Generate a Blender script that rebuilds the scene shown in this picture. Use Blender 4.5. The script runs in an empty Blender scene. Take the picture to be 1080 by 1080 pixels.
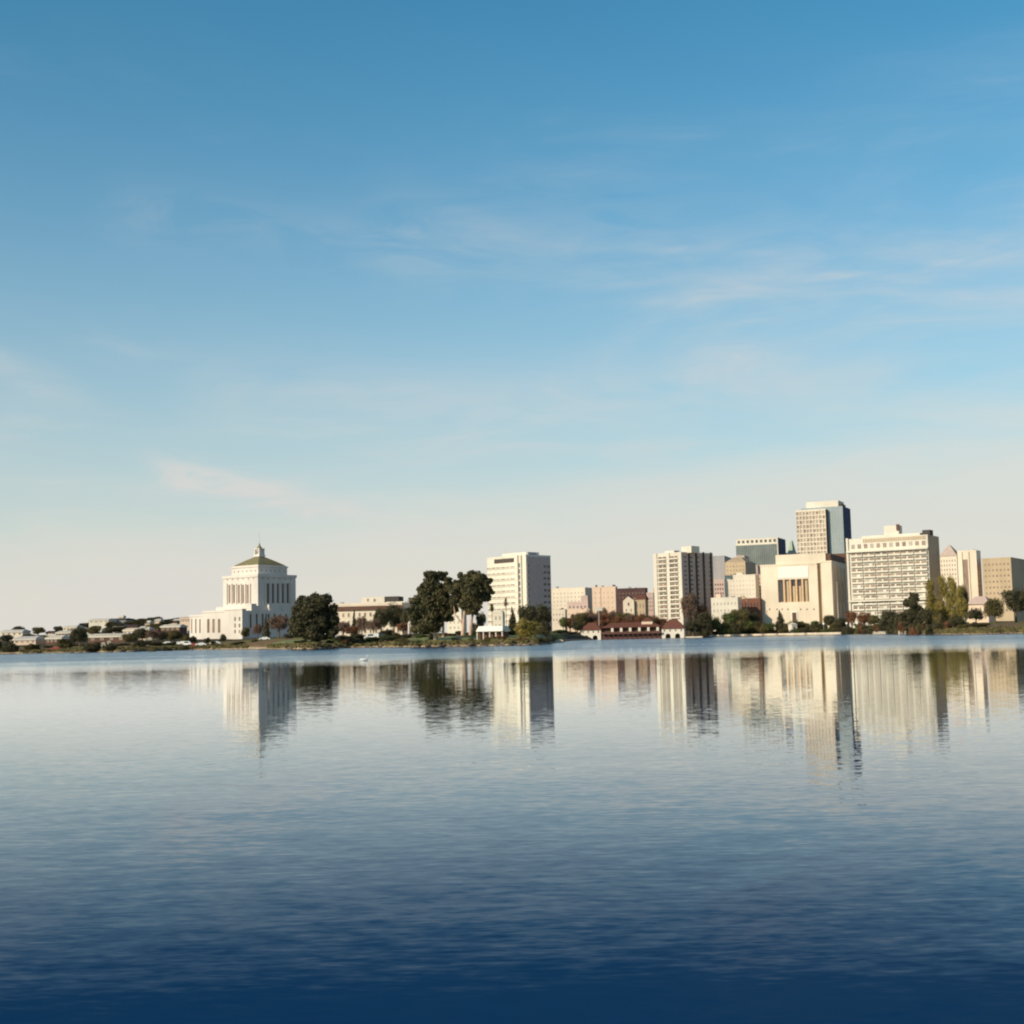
import bpy, math, random
import numpy as np
from mathutils import Matrix, Vector
random.seed(7)
SC = bpy.context.scene
COL = SC.collection
R = math.radians

# ------------------------------------------------------------------ camera
F, CX, CY, H0 = 1420.0, 540.0, 540.0, 1.6
PITCH, ROLL = math.atan(134.0 / 1420.0), R(1.265)
fw = Vector((0, math.cos(PITCH), math.sin(PITCH)))
r0 = Vector((1, 0, 0)); u0 = Vector((0, -math.sin(PITCH), math.cos(PITCH)))
rt = r0 * math.cos(ROLL) - u0 * math.sin(ROLL)
up = u0 * math.cos(ROLL) + r0 * math.sin(ROLL)
cam_data = bpy.data.cameras.new("camera")
cam = bpy.data.objects.new("camera", cam_data); COL.objects.link(cam)
cam_data.sensor_width = 36; cam_data.lens = F / 1080 * 36
cam_data.clip_start = 0.1; cam_data.clip_end = 20000
M = Matrix((rt, up, -fw)).transposed().to_4x4(); M.translation = (0, 0, H0)
cam.matrix_world = M
SC.camera = cam

def ray(px, py):
    return (rt * (px - CX) + up * (CY - py) + fw * F).normalized()
def at(px, py, Y):
    d = ray(px, py); t = Y / d.y
    return Vector((d.x * t, Y, H0 + d.z * t))
def horiz(px):
    return 674.1 - (px - 540) * math.tan(ROLL)
def pz(px, py, Y):
    return at(px, py, Y).z
def pX(px, Y):
    return at(px, horiz(px), Y).x

# ------------------------------------------------------------------ materials
def new_mat(name):
    m = bpy.data.materials.new(name); m.use_nodes = True
    return m, m.node_tree.nodes, m.node_tree.links, m.node_tree.nodes["Principled BSDF"]
def plain(name, col, rough=0.8, var=0.12, scale=0.25, metal=0.0, streak=False, obj_var=0.0):
    m, N, L, b = new_mat(name)
    b.inputs["Roughness"].default_value = rough
    b.inputs["Metallic"].default_value = metal
    if rough > 0.6: b.inputs["Specular IOR Level"].default_value = 0.25
    g = N.new("ShaderNodeNewGeometry")
    mp = N.new("ShaderNodeMapping"); L.new(g.outputs["Position"], mp.inputs[0])
    if streak: mp.inputs["Scale"].default_value = (1, 1, 0.12)
    n = N.new("ShaderNodeTexNoise"); n.inputs["Scale"].default_value = scale; n.inputs["Detail"].default_value = 6
    n.inputs["Roughness"].default_value = 0.65
    L.new(mp.outputs[0], n.inputs["Vector"])
    mr = N.new("ShaderNodeMapRange"); mr.inputs["From Min"].default_value = 0.3; mr.inputs["From Max"].default_value = 0.7
    mr.inputs["To Min"].default_value = 1 - var; mr.inputs["To Max"].default_value = 1 + var
    L.new(n.outputs["Fac"], mr.inputs["Value"])
    out = mr.outputs[0]
    if streak:   # weathering: broad stains and faint vertical run marks
        n3 = N.new("ShaderNodeTexNoise"); n3.inputs["Scale"].default_value = 0.05; n3.inputs["Detail"].default_value = 4; L.new(g.outputs["Position"], n3.inputs["Vector"])
        m3 = N.new("ShaderNodeMapRange"); m3.inputs["From Min"].default_value = 0.3; m3.inputs["From Max"].default_value = 0.7; m3.inputs["To Min"].default_value = 0.86; m3.inputs["To Max"].default_value = 1.06
        L.new(n3.outputs["Fac"], m3.inputs["Value"])
        m4 = N.new("ShaderNodeMath"); m4.operation = 'MULTIPLY'; L.new(out, m4.inputs[0]); L.new(m3.outputs[0], m4.inputs[1]); out = m4.outputs[0]
    if obj_var:
        oi = N.new("ShaderNodeObjectInfo")
        m2 = N.new("ShaderNodeMapRange"); m2.inputs["To Min"].default_value = 1 - obj_var; m2.inputs["To Max"].default_value = 1 + obj_var
        L.new(oi.outputs["Random"], m2.inputs["Value"])
        mm = N.new("ShaderNodeMath"); mm.operation = 'MULTIPLY'
        L.new(out, mm.inputs[0]); L.new(m2.outputs[0], mm.inputs[1]); out = mm.outputs[0]
    vm = N.new("ShaderNodeVectorMath"); vm.operation = 'SCALE'; vm.inputs[0].default_value = col[:3]
    L.new(out, vm.inputs["Scale"]); L.new(vm.outputs[0], b.inputs["Base Color"])
    return m
def leaf_mat(name, c1, c2, scale=0.5, trans=0.12):
    m, N, L, b = new_mat(name)
    b.inputs["Roughness"].default_value = 0.65; b.inputs["Specular IOR Level"].default_value = 0.3
    g = N.new("ShaderNodeNewGeometry")
    n = N.new("ShaderNodeTexNoise"); n.inputs["Scale"].default_value = scale; n.inputs["Detail"].default_value = 4
    L.new(g.outputs["Position"], n.inputs["Vector"])
    cr = N.new("ShaderNodeMix"); cr.data_type = 'RGBA'
    cr.inputs["A"].default_value = (*c1, 1); cr.inputs["B"].default_value = (*c2, 1)
    mr = N.new("ShaderNodeMapRange"); mr.inputs["From Min"].default_value = 0.35; mr.inputs["From Max"].default_value = 0.65
    L.new(n.outputs["Fac"], mr.inputs["Value"]); L.new(mr.outputs[0], cr.inputs["Factor"])
    L.new(cr.outputs["Result"], b.inputs["Base Color"])
    tr = N.new("ShaderNodeBsdfTranslucent"); L.new(cr.outputs["Result"], tr.inputs["Color"])
    mx = N.new("ShaderNodeMixShader"); mx.inputs[0].default_value = trans
    L.new(b.outputs[0], mx.inputs[1]); L.new(tr.outputs[0], mx.inputs[2])
    L.new(mx.outputs[0], N["Material Output"].inputs["Surface"])
    return m

MAT = dict(
    cream=plain("cream stone", (0.76, 0.655, 0.53), streak=True, var=0.06),
    white=plain("white painted concrete", (0.72, 0.66, 0.56), streak=True, var=0.05),
    bone=plain("pale granite", (0.70, 0.64, 0.585), streak=True, var=0.07),
    temple=plain("buff limestone", (0.80, 0.685, 0.54), streak=True, var=0.06),
    panel=plain("white marble panel", (0.84, 0.80, 0.73), var=0.04),
    ochre=plain("ochre stone", (0.74, 0.50, 0.30), var=0.12),
    tan=plain("tan stucco", (0.52, 0.40, 0.27), streak=True, var=0.1),
    peach=plain("peach stucco", (0.75, 0.57, 0.44), streak=True, var=0.07),
    pink=plain("pink stucco", (0.76, 0.57, 0.44), streak=True, var=0.06),
    mauve=plain("mauve brick and side shade", (0.56, 0.42, 0.37), var=0.12, scale=0.6),  # brick colour, also painted as shade on the office block's side
    grey=plain("grey concrete", (0.38, 0.37, 0.38), streak=True, var=0.08),
    darkgrey=plain("dark grey metal", (0.07, 0.06, 0.055), var=0.15),
    brick=plain("dark red brick", (0.20, 0.085, 0.055), var=0.2, scale=0.8),
    brown=plain("brown cladding", (0.13, 0.07, 0.05), var=0.2),
    tile=plain("red brown roof tiles", (0.15, 0.062, 0.045), var=0.25, scale=1.2),
    dtile=plain("dark maroon roofing", (0.09, 0.05, 0.05), var=0.2),
    copper=plain("weathered green copper", (0.22, 0.195, 0.105), var=0.18),
    verdigris=plain("pale verdigris copper", (0.36, 0.44, 0.33), var=0.15),
    glass=plain("dark window glass", (0.045, 0.045, 0.055), rough=0.25, var=0.3, scale=0.5, obj_var=0.45),
    shade=plain("brown blinds behind glass", (0.20, 0.13, 0.09), rough=0.4, var=0.35, scale=0.6, obj_var=0.4),
    palewin=plain("pale blinds behind glass", (0.36, 0.31, 0.26), rough=0.4, var=0.3, scale=0.6, obj_var=0.3),
    greenglass=plain("green tinted glass", (0.13, 0.155, 0.145), rough=0.3, var=0.35, scale=0.12),
    blueglass=plain("blue tinted glass", (0.29, 0.33, 0.345), rough=0.28, var=0.12, scale=0.06),
    shadeglass=plain("navy glass with side shade", (0.015, 0.035, 0.11), rough=0.7, var=0.2),  # shade of the right-hand glass sides put into a dark navy
    spandrel=plain("grey mauve spandrel and side shade", (0.50, 0.39, 0.34), var=0.12),  # also painted as shade on the apartment tower's side
    bark=plain("brown bark", (0.13, 0.09, 0.06), var=0.3, scale=2),
    palebark=plain("pale pinkish bark", (0.50, 0.34, 0.26), var=0.25, scale=1.0),
    seawall=plain("pale sea wall concrete", (0.62, 0.53, 0.41), var=0.15, scale=0.3),
    deck=plain("weathered deck timber", (0.12, 0.06, 0.05), var=0.25, scale=1.0),
    rubber=plain("black rubber", (0.02, 0.02, 0.02)),
    carwhite=plain("white car paint", (0.78, 0.78, 0.77), rough=0.3, var=0.02),
    carred=plain("dull red car paint", (0.30, 0.05, 0.035), rough=0.3, var=0.02),
    cardark=plain("dark blue car paint", (0.03, 0.04, 0.07), rough=0.3, var=0.02),
    metal=plain("galvanised steel", (0.45, 0.44, 0.42), rough=0.5, var=0.05),
    feather=plain("white feathers", (0.80, 0.79, 0.76), var=0.03),
    beak=plain("orange bill", (0.55, 0.22, 0.04)),
    roofgrey=plain("pale flat roofing", (0.62, 0.58, 0.54), var=0.1),
    rock=plain("brown shore rock", (0.16, 0.12, 0.09), var=0.35, scale=1.2),
    globe=plain("white globe glass", (0.85, 0.85, 0.78), rough=0.3, var=0.01),
    lawn=leaf_mat("mown grass", (0.13, 0.155, 0.035), (0.22, 0.23, 0.06), trans=0.0),
    l_dark=leaf_mat("dark evergreen leaves", (0.034, 0.034, 0.018), (0.10, 0.088, 0.042)),
    l_euc=leaf_mat("eucalyptus leaves", (0.040, 0.044, 0.020), (0.15, 0.125, 0.055), scale=0.35),
    l_olive=leaf_mat("olive leaves", (0.075, 0.070, 0.028), (0.17, 0.135, 0.052)),
    l_green=leaf_mat("mid green leaves", (0.06, 0.085, 0.025), (0.15, 0.17, 0.05)),
    l_yellow=leaf_mat("yellow green leaves", (0.15, 0.13, 0.035), (0.40, 0.31, 0.085), trans=0.25),
    l_rust=leaf_mat("rusty autumn leaves", (0.12, 0.052, 0.028), (0.26, 0.115, 0.055)),
    l_twig=leaf_mat("brown bare twigs", (0.10, 0.065, 0.045), (0.22, 0.14, 0.10), trans=0.0),
)

# ------------------------------------------------------------------ object helpers
def tag(o, label=None, cat=None, group=None, kind=None):
    if label: o["label"] = label
    if cat: o["category"] = cat
    if group: o["group"] = group
    if kind: o["kind"] = kind
    return o
def empty(name, loc, rz=0.0):
    o = bpy.data.objects.new(name, None); COL.objects.link(o)
    o.location = loc; o.rotation_euler = (0, 0, rz); o.empty_display_size = 1
    return o
def link(name, me, parent=None):
    o = bpy.data.objects.new(name, me); COL.objects.link(o)
    if parent: o.parent = parent
    return o

class MB:
    def __init__(s): s.v = []; s.f = []; s.m = []; s.mats = []; s.smooth = False
    def mi(s, mat):
        if mat not in s.mats: s.mats.append(mat)
        return s.mats.index(mat)
    def add(s, vs, fs, mat):
        k = len(s.v); i = s.mi(mat); s.v += [tuple(v) for v in vs]
        for f in fs: s.f.append(tuple(k + a for a in f)); s.m.append(i)
        return s
    def box(s, x0, x1, y0, y1, z0, z1, mat):
        if x1 < x0: x0, x1 = x1, x0
        if y1 < y0: y0, y1 = y1, y0
        if z1 < z0: z0, z1 = z1, z0
        vs = [(x0,y0,z0),(x1,y0,z0),(x1,y1,z0),(x0,y1,z0),(x0,y0,z1),(x1,y0,z1),(x1,y1,z1),(x0,y1,z1)]
        return s.add(vs, [(0,3,2,1),(4,5,6,7),(0,1,5,4),(1,2,6,5),(2,3,7,6),(3,0,4,7)], mat)
    def frustum(s, x0, x1, y0, y1, z0, X0, X1, Y0, Y1, z1, mat):
        vs = [(x0,y0,z0),(x1,y0,z0),(x1,y1,z0),(x0,y1,z0),(X0,Y0,z1),(X1,Y0,z1),(X1,Y1,z1),(X0,Y1,z1)]
        return s.add(vs, [(0,3,2,1),(4,5,6,7),(0,1,5,4),(1,2,6,5),(2,3,7,6),(3,0,4,7)], mat)
    def cyl(s, cx, cy, rings, mat, n=10):
        vs = []
        for z, r in rings:
            for i in range(n):
                a = 2 * math.pi * i / n; vs.append((cx + r * math.cos(a), cy + r * math.sin(a), z))
        fs = []
        for k in range(len(rings) - 1):
            for i in range(n):
                j = (i + 1) % n; fs.append((k*n+i, k*n+j, (k+1)*n+j, (k+1)*n+i))
        fs.append(tuple(range(n - 1, -1, -1))); fs.append(tuple((len(rings)-1)*n + i for i in range(n)))
        return s.add(vs, fs, mat)
    def tube(s, pts, rads, mat, n=7):
        vs = []
        for k, p in enumerate(pts):
            p = Vector(p)
            d = (Vector(pts[min(k+1, len(pts)-1)]) - Vector(pts[max(k-1, 0)])).normalized()
            a = d.orthogonal().normalized(); b = d.cross(a)
            for i in range(n):
                t = 2 * math.pi * i / n
                vs.append(p + (a * math.cos(t) + b * math.sin(t)) * rads[k])
        fs = []
        for k in range(len(pts) - 1):
            for i in range(n):
                j = (i + 1) % n; fs.append((k*n+i, k*n+j, (k+1)*n+j, (k+1)*n+i))
        fs.append(tuple(range(n-1, -1, -1))); fs.append(tuple((len(pts)-1)*n + i for i in range(n)))
        return s.add(vs, fs, mat)
    def mesh(s, name, dz=0.0):
        me = bpy.data.meshes.new(name)
        me.from_pydata([(a, b, c - dz) for a, b, c in s.v], [], s.f)
        for m in s.mats: me.materials.append(MAT[m])
        me.polygons.foreach_set("material_index", s.m)
        if s.smooth: me.polygons.foreach_set("use_smooth", [True] * len(s.f))
        me.update(); return me
    def build(s, name, parent=None, dz=0.0):
        return link(name, s.mesh(name, dz), parent)

# ------------------------------------------------------------------ terrain shape
SH = [(-900, 560), (-300, 560), (0, 555), (56, 545), (130, 485), (200, 560), (250, 500), (320, 352), (370, 405), (440, 348),
      (500, 332), (565, 318), (583, 420), (598, 700), (615, 850), (640, 885), (740, 880), (800, 900), (900, 830), (945, 620),
      (975, 430), (1010, 385), (1080, 350), (1500, 330), (2200, 330)]
SHT = np.array([(p - 540) / F for p, d in SH]); SHD = np.array([d for p, d in SH], float)
def lerp_t(t, pairs):
    return float(np.interp(t, [(p - 540) / F for p, _ in pairs], [v for _, v in pairs]))
def shore(t):
    s = 0
    for k, w in ((-0.008, 1), (-0.004, 2), (0, 3), (0.004, 2), (0.008, 1)): s += w * np.interp(t + k, SHT, SHD)
    return s / 9 + 2.2 * math.sin(t * 230) + 1.5 * math.sin(t * 610 + 1)
PROF = [(-40, -4), (-6, -1.2), (0, -0.06), (1.2, 0.35), (4, 0.75), (18, 1.5), (60, 2.9), (160, 4.0), (400, 5.5)]
HILL = [(-400, 9), (0, 10), (56, 11), (90, 15), (130, 19.5), (185, 20.5), (215, 16), (260, 8), (340, 4), (1080, 3), (1500, 3)]
def zg(x, y):
    t = x / y; d = y - shore(t)
    z = float(np.interp(d, [a for a, _ in PROF], [b for _, b in PROF]))
    hh = lerp_t(t, HILL)
    u = min(max((y - 700) / 750, 0), 1); z += hh * u * u * (3 - 2 * u)
    if d > 5: z += 0.25 * math.sin(x * 0.09) * math.cos(y * 0.07)
    return z

# ground mesh
ts = np.concatenate([np.linspace(-1.4, -0.42, 30), np.linspace(-0.41, 0.41, 330), np.linspace(0.42, 1.4, 30)])
ds = [-40, -6, -2, 0, 0.6, 1.2, 2.5, 4, 8, 13, 18, 28, 40, 60, 80, 110, 160, 220, 300, 400, 520, 660, 800, 950, 1150, 1500, 2200, 4000, 9000]
gv = []; gf = []
for t in ts:
    s0 = shore(t)
    for d in ds:
        y = s0 + d; x = t * y; gv.append((x, y, zg(x, y)))
nd = len(ds)
for i in range(len(ts) - 1):
    for j in range(nd - 1):
        a = i * nd + j; gf.append((a, a + nd, a + nd + 1, a + 1))
me = bpy.data.meshes.new("ground"); me.from_pydata(gv, [], gf); me.update()
me.polygons.foreach_set("use_smooth", [True] * len(gf))
ground = link("ground", me); tag(ground, kind="structure")
gm, N, L, b = new_mat("park ground")
b.inputs["Roughness"].default_value = 0.95; b.inputs["Specular IOR Level"].default_value = 0.1
g = N.new("ShaderNodeNewGeometry"); sp = N.new("ShaderNodeSeparateXYZ"); L.new(g.outputs["Position"], sp.inputs[0])
n1 = N.new("ShaderNodeTexNoise"); n1.inputs["Scale"].default_value = 0.028; n1.inputs["Detail"].default_value = 5
n2 = N.new("ShaderNodeTexNoise"); n2.inputs["Scale"].default_value = 0.6; n2.inputs["Detail"].default_value = 6
for n in (n1, n2): L.new(g.outputs["Position"], n.inputs["Vector"])
def mixc(fac, a, bb):
    m = N.new("ShaderNodeMix"); m.data_type = 'RGBA'
    if hasattr(fac, "is_linked"): L.new(fac, m.inputs["Factor"])
    for k, c in (("A", a), ("B", bb)):
        if hasattr(c, "is_linked"): L.new(c, m.inputs[k])
        else: m.inputs[k].default_value = (*c, 1)
    return m.outputs["Result"]
def mrange(v, a, bb, c=0, d=1):
    m = N.new("ShaderNodeMapRange"); L.new(v, m.inputs["Value"])
    for k, x in zip(("From Min", "From Max", "To Min", "To Max"), (a, bb, c, d)): m.inputs[k].default_value = x
    return m.outputs[0]
grass = mixc(mrange(n2.outputs["Fac"], .35, .65), (0.10, 0.12, 0.03), (0.19, 0.20, 0.05))
dry = mixc(mrange(n2.outputs["Fac"], .35, .65), (0.13, 0.09, 0.05), (0.24, 0.16, 0.085))
land = mixc(mrange(n1.outputs["Fac"], .46, .54), dry, grass)
zj = N.new("ShaderNodeMath"); zj.operation = 'MULTIPLY_ADD'; L.new(n2.outputs["Fac"], zj.inputs[0]); zj.inputs[1].default_value = 0.6
L.new(sp.outputs["Z"], zj.inputs[2])
bank = mixc(mrange(n2.outputs["Fac"], .4, .6), (0.28, 0.21, 0.14), (0.48, 0.38, 0.26))
scrub = mixc(mrange(n2.outputs["Fac"], .35, .65), (0.035, 0.032, 0.018), (0.085, 0.07, 0.04))
land = mixc(mrange(sp.outputs["Y"], 590, 680), land, scrub)
low = mixc(mrange(zj.outputs[0], 0.95, 1.35), bank, land)
wet = mixc(mrange(zj.outputs[0], 0.35, 0.6), (0.06, 0.045, 0.03), low)
L.new(wet, b.inputs["Base Color"])
ground.data.materials.append(gm)

# mown lawns on the park point and below the courthouse
def lawn(px0, px1, d0, d1):
    V = []; Fc = []; n = 30; kk = 10
    for i in range(n + 1):
        t = (px0 + (px1 - px0) * i / n - 540) / F
        for j in range(kk + 1):
            e = math.sin(math.pi * i / n) ** .4; y = shore(t) + d0 + (d1 - d0) * j / kk * e + 1.5 * math.sin(i * 1.1); V.append((t * y, y, zg(t * y, y) + .12))
    for i in range(n):
        for j in range(kk): a = i * (kk + 1) + j; Fc.append((a, a + kk + 1, a + kk + 2, a + 1))
    m_ = bpy.data.meshes.new("lawn"); m_.from_pydata(V, [], Fc); m_.update(); m_.materials.append(MAT["lawn"])
    tag(link("lawn", m_), kind="structure")
lawn(284, 335, 16, 60); lawn(412, 512, 13, 50); lawn(520, 575, 18, 50)

# near bank under the photographer
nb = MB(); vs = []; fs = []
for i in range(41):
    x = -60 + 3 * i
    for y, z in ((-60, 0.5), (-8, 0.35), (-1.2, 0.28), (0.6, 0.18), (1.4, -0.1), (4, -1.2)):
        vs.append((x, y + 0.25 * math.sin(x * 1.3), z + 0.02 * math.sin(x * 2.1)))
for i in range(40):
    for j in range(5):
        a = i * 6 + j; fs.append((a, a + 6, a + 7, a + 1))
me = bpy.data.meshes.new("near_bank"); me.from_pydata(vs, [], fs); me.materials.append(gm); me.update()
tag(link("near_bank", me), kind="structure")

# ------------------------------------------------------------------ lake
me = bpy.data.meshes.new("lake_water")
me.from_pydata([(-6000, -300, 0), (6000, -300, 0), (6000, 1500, 0), (-6000, 1500, 0)], [], [(0, 1, 2, 3)]); me.update()
lake = link("lake_water", me); tag(lake, kind="structure")
wm, N, L, b = new_mat("lake water")
b.inputs["Base Color"].default_value = (0.001, 0.028, 0.075, 1)
b.inputs["Roughness"].default_value = 0.03; b.inputs["IOR"].default_value = 1.30
g = N.new("ShaderNodeNewGeometry"); sp = N.new("ShaderNodeSeparateXYZ"); L.new(g.outputs["Position"], sp.inputs[0])
def vscale(vec, s):
    m = N.new("ShaderNodeVectorMath"); m.operation = 'SCALE'; L.new(vec, m.inputs[0])
    if hasattr(s, "is_linked"): L.new(s, m.inputs["Scale"])
    else: m.inputs["Scale"].default_value = s
    return m.outputs[0]
def vadd(a, c):
    m = N.new("ShaderNodeVectorMath"); m.operation = 'ADD'; L.new(a, m.inputs[0]); L.new(c, m.inputs[1]); return m.outputs[0]
def wave(sx, sy, amp, rot=0.0, det=2.0):
    mp = N.new("ShaderNodeMapping"); mp.inputs["Scale"].default_value = (sx, sy, 1); mp.inputs["Rotation"].default_value = (0, 0, rot)
    L.new(g.outputs["Position"], mp.inputs[0])
    n = N.new("ShaderNodeTexNoise"); n.inputs["Scale"].default_value = 1; n.inputs["Detail"].default_value = det
    n.inputs["Roughness"].default_value = 0.55; L.new(mp.outputs[0], n.inputs["Vector"])
    s = N.new("ShaderNodeVectorMath"); s.operation = 'SUBTRACT'; L.new(n.outputs["Color"], s.inputs[0]); s.inputs[1].default_value = (.5, .5, .5)
    m = N.new("ShaderNodeVectorMath"); m.operation = 'MULTIPLY'; L.new(s.outputs[0], m.inputs[0]); m.inputs[1].default_value = (amp * 0.5, amp, 0)
    return m.outputs[0]
fine = vadd(wave(3.5, 11.0, 0.12, R(-12), 1.0), wave(9.0, 26.0, 0.10, R(9), 1.0))
ripple = wave(1.0, 2.8, 0.10, R(8), 3.0)
swell = vadd(wave(0.12, 0.45, 0.050, R(10)), wave(0.35, 1.2, 0.05, R(-9)))
# calm and ruffled zones
pm = N.new("ShaderNodeMapping"); pm.inputs["Scale"].default_value = (0.012, 0.05, 1); L.new(g.outputs["Position"], pm.inputs[0])
pn = N.new("ShaderNodeTexNoise"); pn.inputs["Scale"].default_value = 1; pn.inputs["Detail"].default_value = 3; L.new(pm.outputs[0], pn.inputs["Vector"])
patch = mrange(pn.outputs["Fac"], 0.35, 0.65, 0.75, 1.3)
far = mrange(sp.outputs["Y"], 90, 200, 0.0, 1.0)
near = mrange(sp.outputs["Y"], 24, 6, 0.0, 1.0)
def madd(a, k, c):
    m = N.new("ShaderNodeMath"); m.operation = 'MULTIPLY_ADD'; L.new(a, m.inputs[0]); m.inputs[1].default_value = k
    if hasattr(c, "is_linked"): L.new(c, m.inputs[2])
    else: m.inputs[2].default_value = c
    return m.outputs[0]
def mul(a, c):
    m = N.new("ShaderNodeMath"); m.operation = 'MULTIPLY'; L.new(a, m.inputs[0]); L.new(c, m.inputs[1]); return m.outputs[0]
amp_f = mul(madd(far, 4.0, madd(near, 0.22, 0.26)), patch)
amp_r = mul(madd(near, 0.20, 0.02), patch)
amp_s = mul(madd(near, 0.48, madd(far, 1.0, 0.02)), patch)
tilt = N.new("ShaderNodeCombineXYZ"); L.new(madd(mul(far, patch), -0.085, 0.0), tilt.inputs["Y"])
tot = vadd(vadd(vadd(vscale(fine, amp_f), vscale(ripple, amp_r)), vscale(swell, amp_s)), tilt.outputs[0])
up_ = N.new("ShaderNodeVectorMath"); up_.operation = 'ADD'; L.new(tot, up_.inputs[0]); up_.inputs[1].default_value = (0, 0, 1)
nn = N.new("ShaderNodeVectorMath"); nn.operation = 'NORMALIZE'; L.new(up_.outputs[0], nn.inputs[0])
fr = N.new("ShaderNodeFresnel"); fr.inputs["IOR"].default_value = 1.333; L.new(nn.outputs[0], fr.inputs["Normal"])
fm = N.new("ShaderNodeMath"); fm.operation = 'MULTIPLY_ADD'; fm.use_clamp = True; L.new(fr.outputs[0], fm.inputs[0]); fm.inputs[1].default_value = 1.85; fm.inputs[2].default_value = -0.44
df = N.new("ShaderNodeBsdfDiffuse"); df.inputs["Color"].default_value = (0.0004, 0.036, 0.118, 1)
gl = N.new("ShaderNodeBsdfGlossy"); gl.inputs["Roughness"].default_value = 0.0; gl.inputs["Color"].default_value = (0.93, 0.975, 1.0, 1); L.new(nn.outputs[0], gl.inputs["Normal"])
ms = N.new("ShaderNodeMixShader"); f2 = N.new("ShaderNodeMath"); f2.operation = 'MULTIPLY'; L.new(fr.outputs[0], f2.inputs[0]); f2.inputs[1].default_value = 0.10
f3 = N.new("ShaderNodeMath"); f3.operation = 'SMOOTH_MAX'; L.new(fm.outputs[0], f3.inputs[0]); L.new(f2.outputs[0], f3.inputs[1]); f3.inputs[2].default_value = 0.05
L.new(f3.outputs[0], ms.inputs[0]); L.new(df.outputs[0], ms.inputs[1]); L.new(gl.outputs[0], ms.inputs[2])
L.new(ms.outputs[0], N["Material Output"].inputs["Surface"])
lake.data.materials.append(wm)

# ------------------------------------------------------------------ buildings
_wcache = {}
def window_mesh(w, h, glass, frame, axis):
    key = (round(w, 1), round(h, 1), glass, frame, axis)
    if key in _wcache: return _wcache[key]
    w, h = key[0], key[1]
    m = MB(); t = min(0.14, w * 0.12)
    def bx(a0, a1, z0, z1, p, mat):
        if axis == 'L': m.box(a0, a1, -p, 0.10, z0, z1, mat)
        else: m.box(-0.10, p, a0, a1, z0, z1, mat)
    bx(-w/2 + t, w/2 - t, -h/2 + t, h/2 - t, 0.03, glass)
    bx(-w/2, -w/2 + t, -h/2, h/2, 0.10, frame); bx(w/2 - t, w/2, -h/2, h/2, 0.10, frame)
    bx(-w/2 + t, w/2 - t, h/2 - t, h/2, 0.10, frame); bx(-w/2 + t, w/2 - t, -h/2, -h/2 + t, 0.14, frame)
    if h < 6 and w > 1.6: bx(-0.05, 0.05, -h/2 + t, h/2 - t, 0.06, frame)
    me = m.mesh("window"); _wcache[key] = me
    return me

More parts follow.
